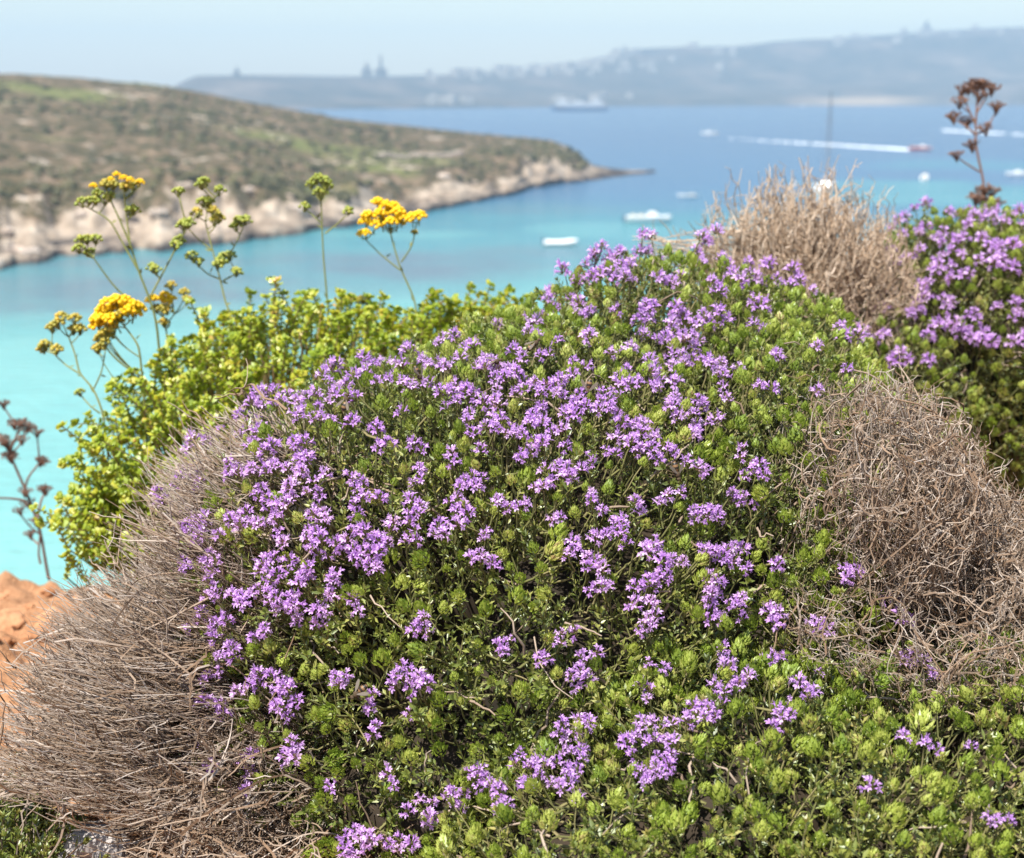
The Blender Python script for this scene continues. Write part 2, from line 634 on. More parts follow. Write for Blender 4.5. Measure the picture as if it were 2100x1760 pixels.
def split_parts(P, A, S, tmpls, meshes, mats, part, parent, rng, limit=100, tintspan=1.0):
    """the 100 that show largest become part objects sharing meshes, the rest one mesh"""
    n = len(P)
    kind = rng.integers(0, len(tmpls), n)
    spin = rng.uniform(0, 2 * math.pi, n)
    R = frames(A, spin)
    facing = ((P - CAM) * nrm(A)).sum(1)
    u, v, w = to_px(P)
    vis = (u > 0) & (u < 2100) & (v > 0) & (v < 1760)
    score = S / w + np.where(vis, 0, -100)
    order = np.argsort(-score)
    if n <= limit:
        first, rest = order, order[:0]
    else:
        first, rest = order[:limit], order[limit:]
    for i in first:
        o = bpy.data.objects.new(part, meshes[kind[i]])
        C.objects.link(o)
        o.parent = parent
        M = Matrix([[*(R[i][r] * S[i]), P[i][r]] for r in range(3)] + [[0, 0, 0, 1]])
        o.matrix_local = M
    if len(rest):
        b = Buf()
        for k in range(len(tmpls)):
            q = rest[kind[rest] == k]
            if len(q):
                instance(b, tmpls[k], P[q], R[q], S[q], rng.uniform(0, tintspan, len(q)))
        o = b.obj(part, mats, parent)
        o['kind'] = 'stuff'


THYME = {}


def make_thyme(key, label, ells, foot, rng, buds, flowers, sprigs, woody, core=.72, sprig_scale=1.0):
    """a cushion of thyme: woody stems, leafy twigs, shoot tips and flower heads"""
    root = thing('thyme_bush', label, 'thyme bush', (0, 0, 0))
    foot = np.array(foot)
    foot[2] = float(ground_z(foot[0], foot[1]))
    ctr = np.mean([e.c for e in ells], 0)
    # solid core added to block light, its near-black colour standing for shade in gaps
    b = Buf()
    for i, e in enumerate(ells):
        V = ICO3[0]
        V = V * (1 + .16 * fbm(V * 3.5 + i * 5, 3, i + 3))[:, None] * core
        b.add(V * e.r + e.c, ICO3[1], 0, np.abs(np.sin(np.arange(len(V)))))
    b.obj('shade_core', [MAT['core']], root, True)
    # leafy twigs beneath the surface
    P, Nn = surface_pts(ells, sprigs, rng)
    ax = nrm(Nn * .55 + np.array([0, 0, .55]) + rng.normal(size=P.shape) * .42)
    dep = rng.uniform(.002, .075, len(P)) ** 1.0
    base = P - Nn * dep[:, None] - ax * .018
    lump = fbm(P * 14, 2, 4)
    keep = rng.random(len(P)) < np.clip(.78 + .55 * lump, .18, 1)
    base, ax, P2, N2 = base[keep], ax[keep], P[keep], Nn[keep]
    b = Buf()
    kd = rng.integers(0, len(SPR_T), len(base))
    R = frames(ax, rng.uniform(0, 6.28, len(base)))
    tn = np.clip(.45 + .3 * fbm(P2 * 9, 2, 8) + rng.normal(0, .14, len(base)), 0, .98)
    for k in range(len(SPR_T)):
        q = kd == k
        instance(b, SPR_T[k], base[q], R[q], rng.uniform(.75, 1.25, q.sum()) * sprig_scale, tn[q])
    b.obj('foliage', [MAT['leaf'], MAT['stem']], root)
    # tips
    BP, BN = surface_pts(ells, buds[0], rng, .0, buds[1])
    bu, bv, bw = to_px(BP)
    keep = buds[2](bu, bv, rng) if len(buds) > 2 else np.ones(len(BP), bool)
    BP, BN = BP[keep], BN[keep]
    FP = np.array([f[0] for f in flowers]).reshape(-1, 3)
    FN = np.array([f[1] for f in flowers]).reshape(-1, 3)
    if len(FP):      # no bud on top of a flower
        dd = ((BP[:, None] - FP[None]) ** 2).sum(-1).min(1)
        BP, BN = BP[dd > .0085 ** 2], BN[dd > .0085 ** 2]
    BA = nrm(BN * .5 + np.array([0, 0, .8]) + rng.normal(size=BP.shape) * .34)
    BP = BP + BN * rng.uniform(-.012, .006, (len(BP), 1))
    FS = np.clip(to_px(FP)[2] / 1.12, .8, 1.42) if len(FP) else None
    FA = nrm(FN * .75 + np.array([0, 0, .6]) + rng.normal(size=FP.shape) * .22) if len(FP) else FP
    # stems that carry the tips
    tips = np.concatenate([BP, FP]) if len(FP) else BP
    ta = np.concatenate([BA, FA]) if len(FP) else BA
    n = len(tips)
    b = Buf()
    root_p = tips - nrm(tips - foot) * rng.uniform(.03, .065, (n, 1)) - ta * .012 + rng.normal(size=(n, 3)) * .014
    c1 = tips - ta * rng.uniform(.018, .035, (n, 1)) + rng.normal(size=(n, 3)) * .006
    path = bez(root_p, c1, tips + ta * .001, 7)
    path[:, 1:-1] += rng.normal(size=(n, 5, 3)) * .0012
    tubes(b, path, np.linspace(.00125, .0006, 7)[None] * rng.uniform(.8, 1.3, (n, 1)), 3, 1, rng.uniform(0, 1, n))
    m = 70
    sel = rng.choice(n, min(m, n), False)
    p0 = foot + rng.normal(size=(len(sel), 3)) * np.array([.03, .03, 0])
    p2 = foot + (tips[sel] - foot) * .72
    p1 = (p0 + p2) / 2 + rng.normal(size=(len(sel), 3)) * .03 + (p2 - p0) * np.array([.25, .25, -.12])
    path = bez(p0, p1, p2, 9)
    path[:, 1:-1] += rng.normal(size=(len(sel), 7, 3)) * .003
    tubes(b, path, np.linspace(.0042, .0016, 9)[None] * rng.uniform(.7, 1.2, (len(sel), 1)), 5, 0, rng.uniform(0, 1, len(sel)))
    # woody twigs that lie just under the leaves
    P, Nn = surface_pts(ells, woody, rng)
    k = len(P)
    tang = nrm(np.cross(Nn, rng.normal(size=(k, 3))))
    ln = rng.uniform(.012, .05, (k, 1))
    mid = P - Nn * rng.uniform(.0, .022, (k, 1))
    q0, q2 = mid - tang * ln * .6 - Nn * .014, mid + tang * ln * .6 + rng.normal(size=(k, 3)) * .006
    q1 = mid + Nn * rng.uniform(.002, .012, (k, 1)) + rng.normal(size=(k, 3)) * .009
    path = bez(q0, q1, q2, 7)
    path[:, 1:-1] += rng.normal(size=(k, 5, 3)) * .0014
    tubes(b, path, np.linspace(.0011, .0005, 7)[None] * rng.uniform(.6, 1.5, (k, 1)), 4, 0, rng.uniform(.35, .98, k))
    b.obj('branches', [MAT['twig'], MAT['stem']], root, True)
    split_parts(BP, BA, rng.uniform(.6, 1.18, len(BP)), BUD_T, BUD_ME, [MAT['bud']], 'shoot_tip', root, rng)
    if len(FP):
        split_parts(FP, FA, rng.uniform(.58, .9, len(FP)) * FS, FLW_T, FLW_ME, [MAT['petal'], MAT['calyx']], 'flower_head', root, rng)
    THYME[key] = root
    return root


# ================================================================ dead cushions: strands of bare twig
def strands(b, P0, P1, P2, rng, k=9, r=.001, wig=.002, forks=2, flen=.035, forkdir=.55, sides=3, up=0.0):
    n = len(P0)
    path = bez(P0, P1, P2, k)
    w = rng.normal(size=(n, k, 3)) * wig
    w[:, 0] = 0
    path = path + np.cumsum(w, 1) * .6
    rr = np.linspace(1.25, .5, k)[None] * r * rng.uniform(.65, 1.4, (n, 1))
    age = np.clip(rng.uniform(.05, .6, (n, 1)) + .5 * np.linspace(0, 1, k)[None] ** 1.6, 0, .97)
    tubes(b, path, rr, sides, 0, age, True)
    if forks:
        ii = np.repeat(np.arange(n), forks)
        j = rng.integers(k // 2, k - 1, len(ii))
        o = path[ii, j]
        tdir = nrm(path[ii, j + 1] - path[ii, j - 1])
        dv = nrm(tdir + rng.normal(size=(len(ii), 3)) * forkdir + np.array([0, 0, up]))
        L = rng.uniform(.35, 1, (len(ii), 1)) * flen
        d2 = nrm(dv + tdir * .5 + rng.normal(size=(len(ii), 3)) * .3 + np.array([0, 0, up]))
        pp = bez(o, o + dv * L * .5, o + dv * L * .5 + d2 * L * .6, 5)
        pp[:, 1:] += rng.normal(size=(len(ii), 4, 3)) * wig * .5
        tubes(b, pp, np.linspace(.8, .4, 5)[None] * r * rng.uniform(.6, 1.2, (len(ii), 1)), 3, 0, rng.uniform(.3, .97, len(ii)), True)
        return path, pp
    return path, None
# ================================================================ where the flower heads grow (read off the photograph, tile by tile)
TILES = [
 (525, 690, .25, """1560,100 1620,60 1500,130 1360,200 1720,150 1800,180 1680,220 1880,200 1270,220 1380,260 1480,260 1560,330 1440,330 1600,280 1900,290 1960,260 2000,300 2080,300 870,290 900,340 820,380 960,300 1080,270 1140,300 1200,280 620,340 680,320 560,380 600,430 700,420 740,480 640,480 1000,440 1080,400 960,420 1200,440 1260,470 1350,430 1420,400 200,500 280,520 380,480 330,560 60,560 120,540 90,620 170,620 240,600 440,520 520,540 500,600 620,600 680,580 840,580 380,640 420,660 340,700 560,720 510,760 620,700 780,720 60,780 30,830 110,790 390,750 1180,690 990,830 1000,920 1090,915 1520,510 1600,520 1650,600 1580,640 1750,660 1740,720 1720,500 1800,520 1780,560 1880,620 1950,600 1990,520 1940,680 2000,640 1830,470 1650,440 1960,420 2050,380 1890,350 1830,330 2020,750 1900,800 1970,830 1800,880 1830,950 2060,880 2080,810 370,900 350,960 420,960 170,970 120,1000 160,1030 60,1080 100,1130 30,1140 200,1140 390,1050 450,1060 370,1110 400,1160 260,1130 840,1180 880,1220 790,1200 820,1280 1280,950 1370,970 1620,1000 1610,1070 1360,1150 1300,1200 1380,1230 510,1240 530,1310 450,1330 570,1190 330,1290 290,1300 380,1280 50,1270 100,1280 30,1330 150,1400 220,1430 280,1440 120,1460 330,1380 540,1430 500,1490 580,1490 600,1540 60,1540 40,1600 200,1550 200,1640 810,1410 880,1370 820,1470 1300,1410 1360,1440 1280,1480 1350,1510 1120,1560 1150,1530 1090,1620 1320,1620 1270,1580 1360,1650 1240,1720 1320,1700 1500,1590 1560,1640 1500,1680 1560,1690 420,1620 470,1610 530,1640 440,1690 280,1730 400,1720 560,1720 650,1730 800,1640 760,1700 900,1650 980,1660 880,1720 1060,1720 1000,1710 1780,1180 1710,1210 1850,1160 1800,1240 1870,1200 1700,1300 1650,1350 1620,1420 1680,1420 1640,1480 1740,1490 1740,1440 1690,1600 1860,1690 1910,1660 2000,1390 2060,1420 2030,1450"""),
 (1050, 440, .25, """740,310 690,330 890,360 850,400 800,430 930,400 970,460 900,490 700,440 640,480 660,520 820,530 850,580 930,600 990,580 880,620 560,620 620,590 690,590 740,560 460,540 340,650 290,720 320,760 270,760 370,790 500,750 560,740 470,780 590,850 540,870 640,830 140,890 100,900 250,880 180,930 140,1040 180,1040 120,1080 220,1020 380,1090 620,1110 680,1100 590,1140 960,1140 1050,1080 790,1230 1070,240 1150,220 1050,380 1100,340 1120,820 1060,850 1170,840 1030,900 1130,880 880,860 1350,850 1400,870 1310,880 1540,220 1600,240 1520,260 1670,220 1500,390 1540,430 1470,430 1700,410 1780,420 1950,400 1920,420 1990,400 1240,560 1200,600 1300,570 1380,550 1430,560 1350,600 1790,550 1760,590 1840,590 1920,530 1980,570 2050,510 1620,640 1600,680 1680,680 1990,760 1960,790 2030,810 1290,950 1260,980 1330,960 1660,890 1720,910 1620,940 1560,930 1510,970 1600,980 1760,930 1350,1040 1390,1030 1320,1080 1250,1080 1400,1100 1470,1040 1530,1050 1490,1110 1160,1110 1980,960 2060,950 2090,940 1310,1190 1350,1170 1360,1230 1320,1270 1400,1280 1500,1250 1540,1270 1480,1290 1600,1240 1640,1290 1700,1270 1750,1300 1720,1360 1760,1410 1740,1460 1870,1300 1130,1240 870,1340 940,1340 880,1380 1150,1330 1110,1380 1200,1380 1160,1430 1300,1470 1150,1470 1180,1520 870,1450 940,1480 860,1490 1020,1460 1020,1510 2040,1470 2010,1510 2080,1500 240,1220 300,1200 270,1250 220,1250 310,1240 40,1200 60,1270 490,1300 590,1340 630,1350 500,1390 480,1430 40,1390 100,1400 180,1400 230,1400 290,1430 350,1440 400,1420 90,1460 200,1460 20,1470 240,1540 290,1550 220,1600 370,1550 430,1540 500,1560 470,1610 530,1610 560,1550 600,1640 430,1660 520,1690 740,1530 800,1560 870,1580 720,1600 790,1640 850,1660 890,1640 700,1660 840,1740 1010,1740 1310,1570 1360,1590 1290,1640 1370,1640 1370,1700 1480,1580 1560,1590 1450,1710 1520,1730 1640,1730 1700,1740 1760,1560 180,1690 210,1720 250,1740"""),
 (1575, 377.5, .25, """1140,310 1080,340 1230,270 1300,220 1490,270 1520,250 1480,310 1030,410 1240,420 1300,400 1260,470 1200,440 1140,480 1400,440 1450,420 1370,510 1440,500 1500,480 1560,490 1620,500 1450,550 1660,350 1700,310 1640,380 1780,290 1850,260 1840,330 1900,330 1940,370 1980,300 2040,300 2080,370 1740,490 1810,560 1860,530 1920,550 1990,570 2020,590 1780,600 1850,600 1270,590 1240,620 1310,580 1530,610 1590,630 1450,650 1380,680 1420,720 1500,700 1350,700 1390,770 1490,740 1560,650 1740,650 1780,640 1720,690 1850,690 1900,660 1930,700 2000,720 2050,730 1970,760 870,660 960,640 1030,610 810,710 1070,690 1080,730 1160,670 1180,700 1650,790 1600,810 1690,790 1610,850 1510,810 820,780 780,820 860,850 920,830 840,890 880,920 970,870 1260,860 1330,850 1300,900 1360,880 1290,960 1250,1000 700,930 640,970 620,1000 690,1000 750,950 560,1020 980,940 1050,960 930,1050 900,1080 980,1070 1450,970 1510,990 1420,1000 1460,1040 1150,1110 1230,1100 2010,990 1870,1050 1830,1080 1900,1080 1690,1080 1640,1110 1710,1140 1620,1180 1560,1180 1480,1150 1640,1230 1560,1250 1690,1290 1740,1260 1740,1320 1840,1290 1680,1330 2030,1060 2080,1000 2080,1100 2020,1120 1360,1230 1310,1260 1280,1310 1440,1250 1430,1290 740,1230 720,1280 790,1270 680,1310 590,1310 620,1300 890,1300 960,1270 990,1300 2080,1280 2000,1330 1980,1370 2070,1350 1080,1440 1040,1480 1130,1470 1300,1500 1260,1520 1340,1510 600,1600 570,1600 640,1610 70,1420 80,1470 370,1430 400,1710 360,1710 440,1710 20,1720 70,800 180,810 240,880 180,890 340,940 390,930 40,1190 570,1220"""),
 (312.5, 817.5, .25, """360,370 340,460 450,390 380,440 310,640 350,660 270,680 410,680 250,730 440,740 490,740 410,810 130,800 90,820 160,860 100,890 320,980 280,1010 380,1010 440,1030 500,1030 310,1070 370,1090 450,1090 400,1150 460,1170 410,1220 400,1270 500,1310 340,1370 370,1400 350,1430 470,1380 540,1370 580,1400 500,1430 510,1490 720,980 770,960 690,1030 750,1060 800,970 630,1160 650,1200 600,1150 680,590 640,600 710,570 720,640 650,670 800,600 760,650 820,650 830,690 600,300 830,400 760,210 740,150 800,170 720,320 780,310 730,370 840,120 990,1350 940,1390 920,1440 1140,1350 1180,1380 1100,1330 1160,1440 1340,1410 1300,1400 1010,1500 960,1530 1060,1460 1250,1500 1310,1490 1230,1560 1340,1520 1220,1610 1540,1480 1590,1490 1490,1510 1510,1560 1500,1620 1810,1410 1870,1440 1780,1450 1730,1300 1670,1320 1860,1290 1800,1310 1920,1220 1440,1300 1440,1350 1350,1250 1380,1310 1560,1260 1640,1260 820,1620 860,1610 770,1660 800,1710 900,1580 1000,1620 990,1680 1130,1650 1080,1670 1180,1660 1220,1690 1140,1720 1050,1730 1690,1680 1650,1710 1720,1690 590,1590 470,1640 530,1640 620,1600 680,1640 440,1650 1380,1740"""),
 (1050, 817.5, .25, """850,270 820,250 900,260 850,330 1000,250 1060,280 1040,340 1150,360 1110,370 1190,380 960,410 920,430 1020,440 1080,450 1050,490 1140,490 1190,530 1260,460 1300,500 1330,510 1230,470 780,440 830,500 640,500 610,530 680,520 650,560 180,200 220,200 150,260 230,260 330,290 290,300 380,320 440,320 430,420 460,350 30,310 60,300 20,350 120,390 180,410 230,400 270,440 150,460 200,470 80,480 90,550 380,590 350,620 460,600 500,620 540,640 490,680 440,660 260,670 230,700 300,640 340,700 230,740 180,780 260,800 90,900 50,920 130,890 40,940 650,850 600,840 690,870 640,910 720,950 990,920 1040,950 940,920 1260,820 1220,860 1290,860 1210,910 1370,790 1480,300 1440,310 1520,310 1470,360 1670,250 1630,270 1700,260 1400,190 1500,200 1540,220 1400,600 1380,620 1440,630 1540,590 1510,600 1570,600 1550,650 1910,480 1870,490 1950,490 1900,550 1970,580 1930,610 2020,600 2080,680 1910,640 1960,650 1820,800 1770,830 1830,870 1920,850 1990,880 1900,890 1980,930 1500,950 1560,960 1620,970 1480,1020 1560,1020 1640,1010 1690,940 1690,1000 330,1040 290,1040 400,1030 390,1070 830,1030 790,1060 890,1040 870,1090 880,1150 680,1170 650,1210 760,1180 770,1230 470,1210 430,1230 510,1220 520,1270 460,1350 500,1320 600,1330 600,1370 920,1250 1080,1230 1050,1230 1140,1220 1170,1270 1090,1290 1300,1320 1260,1350 1330,1350 1390,1370 1200,1390 1540,1240 1500,1220 1560,1290 1620,1300 1620,1350 1720,1300 1800,1240 1870,1260 1900,1300 1700,1350 1780,1380 1740,1400 1860,1440 700,1390 740,1450 690,1460 610,1430 720,1540 690,1570 790,1540 810,1580 720,1600 640,1600 1180,1480 1150,1510 1240,1490 1110,1550 1180,1570 1020,1580 1600,1460 1560,1500 1650,1500 1590,1560 1660,1560 1580,1650 1630,1690 1670,1650 1580,1690 1850,1680 1800,1700 970,1720 1130,1700 1150,1730 1650,1740 1720,1740"""),
 (312.5, 1195, .25, """550,330 510,360 590,370 550,420 500,430 590,460 390,340 370,390 430,260 660,340 650,530 640,590 730,540 700,610 920,440 960,400 870,470 80,590 40,570 120,580 110,680 520,740 590,730 510,800 930,770 880,790 990,790 900,870 930,910 770,930 810,960 820,870 1080,840 1130,850 1070,900 1160,900 1110,970 1140,1050 1080,1060 1190,1050 1130,1120 1060,1010 1200,1000 560,1000 510,1020 620,1000 590,1070 650,970 240,1030 290,1040 1600,770 1540,790 1600,740 1540,860 1830,930 1780,1000 1800,1050 1870,1190 1830,1200 1920,1190 1840,1250 400,1280 440,1270 390,1330 440,1370 320,1480 390,1500 340,1540 510,1500 570,1510 500,1560 540,1600 810,1420 850,1410 790,1480 840,1490 800,1560 780,1610 840,1610 820,1670 870,1690 1200,1310 1150,1370 1190,1400 1130,1440 1230,1450 1510,1710 1980,1610 2030,1600 1970,1660 2010,1700 1390,260 1340,270 1440,250 1350,360 1430,360 1150,240 1180,330 1230,280 1000,260 820,240 1700,250 2040,700 1990,760 2060,790 2000,860"""),
 (837.5, 1257.5, .25, """110,110 60,120 140,170 60,170 160,90 840,240 750,300 790,340 730,270 820,350 1110,410 1230,200 1240,280 1360,190 1430,400 1530,355 1320,540 1410,500 1460,560 1370,630 1930,100 1880,90 1980,120 1960,160 1900,170 2030,50 1960,430 2080,470 1910,660 1990,660 1970,730 30,570 40,620 130,570 160,620 10,660 20,500 30,840 40,890 1460,900 1500,930 1420,940 1260,930 1230,1010 1290,1060 1340,980 1370,1000 1480,970 1190,1170 1170,1210 1100,1220 1250,1180 1220,1260 980,1270 1010,1330 1060,1300 1090,1360 920,1330 900,1370 960,1440 1150,1370 1360,1230 1450,1240 1320,1320 1400,1340 1430,1290 1250,1440 1210,1490 1330,1440 1280,1540 1380,1520 1350,1490 620,1270 650,1310 540,1320 560,1370 580,1440 660,1370 800,1510 730,1530 740,1600 780,1620 850,1640 730,1640 380,1540 460,1510 380,1600 440,1610 430,1650 100,1550 190,1570 170,1680 240,1670 270,1690 190,1740 20,1660 1940,920 1890,950 2020,950 1920,1000 1810,1110 1840,1200 1880,1080 2050,1110 2000,1150 2060,1230 2000,1300 2060,1320 1950,1350 1900,1400 1960,1450 2000,1400 1990,1480"""),
 (1362.5, 1195, .25, """330,40 400,40 350,90 310,150 420,150 380,200 390,260 380,330 450,230 500,270 480,310 590,250 560,200 620,160 530,320 620,330 640,200 890,260 950,280 920,370 990,310 850,280 1210,340 1230,390 1310,360 1310,440 1300,480 2010,50 2000,110 1940,90 2060,110 1830,140 1900,150 1880,230 1860,320 1940,360 860,630 830,650 900,660 880,730 950,690 440,620 490,560 550,760 520,820 600,820 570,880 640,850 680,870 620,900 430,910 400,950 480,950 470,1010 360,1060 310,1090 380,1110 280,1100 340,1170 430,1150 250,1080 170,1160 60,1210 1080,920 1050,980 1140,970 1160,1040 1220,950 1280,770 1960,640 1920,690 2000,670 1960,730 2040,720 900,1130 890,1210 950,1190 960,1230 1010,1170 1950,1370 1690,1720 40,1330 90,1380 50,1460 40,1530 60,1570 10,1640"""),
 (1575, 1062.5, .396, """40,260 60,280 390,290 440,300 390,330 800,810 860,810 870,850 700,1195 805,1205 870,1225 1065,1190 535,1435 1160,1570 1160,1620 1240,1580 740,355 680,390 730,400 770,400 620,430"""),
 (750, 625, .357, """670,1470 620,1490 720,1500 660,1340 690,1360 80,1150 100,1130"""),
 (700, 1690, 1.0, """712,1720 728,1708 745,1722 760,1712 776,1724 722,1738 750,1740 800,1735 815,1728 830,1742 842,1733 735,1752 1085,1630 1040,1648"""),
]


def flower_pixels(gap=13.0):
    out = []
    for ox, oy, s, txt in TILES:
        for w in txt.split():
            a, b = w.split(',')
            if s == 1.0:
                p = (float(a), float(b))
            else:
                p = (ox + float(a) * s, oy + float(b) * s)
            if all((p[0] - q[0]) ** 2 + (p[1] - q[1]) ** 2 > gap * gap for q in out):
                out.append(p)
    return out
# ================================================================ foreground
ELLS = {
    'mound': [Ell(1120, 1480, 760, 805, 1.45, .40), Ell(1540, 1480, 470, 810, 1.47, .38), Ell(800, 1200, 425, 438, 1.35, .225), Ell(1050, 1060, 310, 398, 1.45, .22),
              Ell(1350, 1000, 430, 460, 1.56, .24), Ell(1600, 900, 210, 300, 1.55, .2), Ell(980, 1620, 380, 250, 1.18, .14)],
    'mat': [Ell(1750, 1900, 720, 520, 1.10, .28), Ell(1280, 1890, 420, 330, 1.03, .19), Ell(2080, 1560, 270, 240, 1.13, .18), Ell(1500, 1700, 440, 340, 1.10, .16)],
    'far': [Ell(1985, 765, 285, 325, 2.0, .22), Ell(2180, 800, 280, 355, 2.05, .2), Ell(1800, 860, 200, 230, 1.88, .16)],
}
flowers = {k: [] for k in ELLS}
rf = np.random.default_rng(21)
allE = [(k, e) for k in ELLS for e in ELLS[k]]
for px, py in flower_pixels():
    c = [(k, cast(ELLS[k], px, py)) for k in ELLS]
    exact = []
    for k in ELLS:
        for e in ELLS[k]:
            t, tm, q = e.hit(px, py)
            if t is not None:
                exact.append((t, k))
    if exact:
        k = min(exact)[1]
    else:
        near = sorted((min(e.hit(px, py)[2] for e in ELLS[k]), k) for k in ELLS)
        if near[0][0] > 1.3:
            continue
        k = near[0][1]
    p, n, t = cast(ELLS[k], px, py)
    flowers[k].append((p + n * rf.uniform(-.004, .008), n))
# a few heads on the sides the photograph does not show
for k, m in (('mound', 90), ('far', 60)):
    P, Nn = surface_pts(ELLS[k], 1500, rf, .1, .03)
    fac = ((P - CAM) * Nn).sum(1) > 0.05
    for p, n in list(zip(P[fac], Nn[fac]))[:m]:
        flowers[k].append((p, n))


def keep_mound(u, v, rng):
    # buds: sparse on the crest among the flowers, plentiful in the belly, few low on the left
    w = np.full(len(u), .7)
    w = np.where((u > 1050) & (v < 1000), .95, w)
    w = np.where((v > 1120) & (u > 800), .97, w)
    w = np.where((u < 760) & (v > 1350), .6, w)
    w = np.where((u < 500), .4, w)
    w = np.where((u > 900) & (u < 1250) & (v > 1430) & (v < 1650), .7, w)
    return rng.random(len(u)) < w


make_thyme('mound', 'large thyme cushion covered in purple flowers in the middle of the picture', ELLS['mound'],
           at(1000, 1500, 1.38), np.random.default_rng(31), (24000, .0115, keep_mound), flowers['mound'], 56000, 1300)
make_thyme('mat', 'low bright green thyme mat with few flowers nearest the camera', ELLS['mat'],
           at(1750, 1900, 1.08), np.random.default_rng(32), (16000, .0125), flowers['mat'], 26000, 620)
make_thyme('far', 'thyme bush with purple flowers behind the right hand dead bush', ELLS['far'],
           at(2050, 1000, 2.05), np.random.default_rng(33), (9000, .0140), flowers['far'], 17000, 450)

# ---------------------------------------------------------------- dead bushes
rd = np.random.default_rng(41)
# the big grey one on the left: strands sweep out and up from the crown
LE = [Ell(520, 1160, 260, 320, 1.33, .17), Ell(300, 1490, 290, 335, 1.28, .19), Ell(470, 1600, 330, 260, 1.22, .15)]
root = thing('dead_bush', 'big grey dead bush of combed bare twigs left of the thyme cushion', 'dead bush')
P, Nn = surface_pts(LE, 11500, rd, .0)
foot = at(560, 1560, 1.33)
foot[2] = float(ground_z(foot[0], foot[1])) + .03
side = np.array([-1.0, 0, 0])
pu, pv, pw = to_px(P)
keep = (P[:, 0] < foot[0] + .12) & ~((pu < 380) & (pv > 1700 + 20 * np.sin(pu / 23))) & ~((pu < 85) & (pv > 1650))
P, Nn = P[keep], Nn[keep]
n = len(P)
P2 = P + Nn * (.012 * rd.normal(size=(n, 1)) - .012)
hor = nrm((P2 - foot) * np.array([1, 1, 0]) + np.array([-.06, 0, 0]))
hgt = (P2[:, 2:3] - foot[2])
L = rd.uniform(.10, .2, (n, 1))
P0 = P2 - hor * L * rd.uniform(.8, 1.1, (n, 1)) - np.array([0, 0, 1]) * np.minimum(hgt * .9, L * rd.uniform(.12, .65, (n, 1))) + rd.normal(size=(n, 3)) * .012
P1 = P0 * .4 + P2 * .6 - np.array([0, 0, 1]) * np.minimum(hgt * .5, L * rd.uniform(.05, .3, (n, 1))) + rd.normal(size=(n, 3)) * .01
b = Buf()
strands(b, P0, P1, P2, rd, 10, .00062, .0013, 2, .028, .42, up=.2)
q = rd.choice(n, 420, False)
jit = rd.normal(size=(420, 3)) * .05
strands(b, P0[q] + jit * .6 - nrm(P2[q] - foot) * .05, P1[q] + jit * .5, P2[q] + jit * .2, rd, 11, .0013, .0028, 4, .05, .75, up=.15)
# loose hooked twigs on the inner side
P, Nn = surface_pts(LE + ELLS['mound'][:1], 520, rd, .0)
u, v, w = to_px(P)
q = (u > 180) & (u < 620) & (v > 1150) & (v < 1720) & (((P - CAM) * Nn).sum(1) < 0)
P, Nn = P[q], Nn[q]
n = len(P)
tang = nrm(np.cross(Nn, rd.normal(size=(n, 3))))
L = rd.uniform(.02, .06, (n, 1))
strands(b, P - tang * L - Nn * .03, P + Nn * .012 + rd.normal(size=(n, 3)) * .02, P + tang * L + np.array([0, 0, -.01]) - Nn * .01, rd, 9, .00085, .0022, 2, .03, .6)
# dead litter and snapped twigs on the soil below
n = 900
px, py = rd.uniform(270, 1000, n), rd.uniform(1560, 1800, n)
r_ = np.stack([ray(a, c_) for a, c_ in zip(px, py)])
Pg = CAM + r_ * ((CAMZ - .655 + rd.uniform(0, .09, n) - CAMZ) / r_[:, 2])[:, None]
tang = nrm(rd.normal(size=(n, 3)) * np.array([1, 1, .35]) + np.array([-.5, 0, 0]))
L = rd.uniform(.015, .06, (n, 1))
strands(b, Pg - tang * L, Pg + rd.normal(size=(n, 3)) * .016 + np.array([0, 0, .012]), Pg + tang * L, rd, 9, .0008, .0022, 2, .03, .6)
b.obj('twigs', [MAT['dry']], root)
b = Buf()
n = 60
a = rd.uniform(0, 6.28, n)
tgt = P2[rd.choice(len(P2), n)]
p0 = foot + rd.normal(size=(n, 3)) * np.array([.03, .03, .005])
p2 = foot + (tgt - foot) * .75
p1 = p0 + (p2 - p0) * np.array([.6, .6, .2])
tubes(b, bez(p0, p1, p2, 9) + rd.normal(size=(n, 9, 3)) * .002, np.linspace(.0038, .0014, 9)[None] * rd.uniform(.6, 1.2, (n, 1)), 5, 0, rd.uniform(0, 1, n))
b.obj('branches', [MAT['drybrown']], root, True)

# dead bush standing behind the crest of the cushion
root = thing('dead_bush', 'upright brown dead bush on the crest against the blue sea', 'dead bush')
TE = [Ell(1640, 600, 215, 262, 1.9, .15)]
P, Nn = surface_pts(TE, 2100, rd, .0)
foot = at(1690, 720, 1.9)
P = P[P[:, 2] > foot[2] + .02]
n = len(P)
s = rd.uniform(.55, 1.02, (n, 1)) ** .6
P2 = foot + (P - foot) * s
P2 += rd.normal(size=(n, 3)) * .008
P0 = foot + rd.normal(size=(n, 3)) * np.array([.03, .03, .02]) + (P2 - foot) * rd.uniform(0, .5, (n, 1))
P1 = P0 + (P2 - P0) * np.array([1.05, 1.05, .4]) + rd.normal(size=(n, 3)) * .024
b = Buf()
strands(b, P0, P1, P2, rd, 12, .00105, .0058, 3, .034, .7, up=.35)
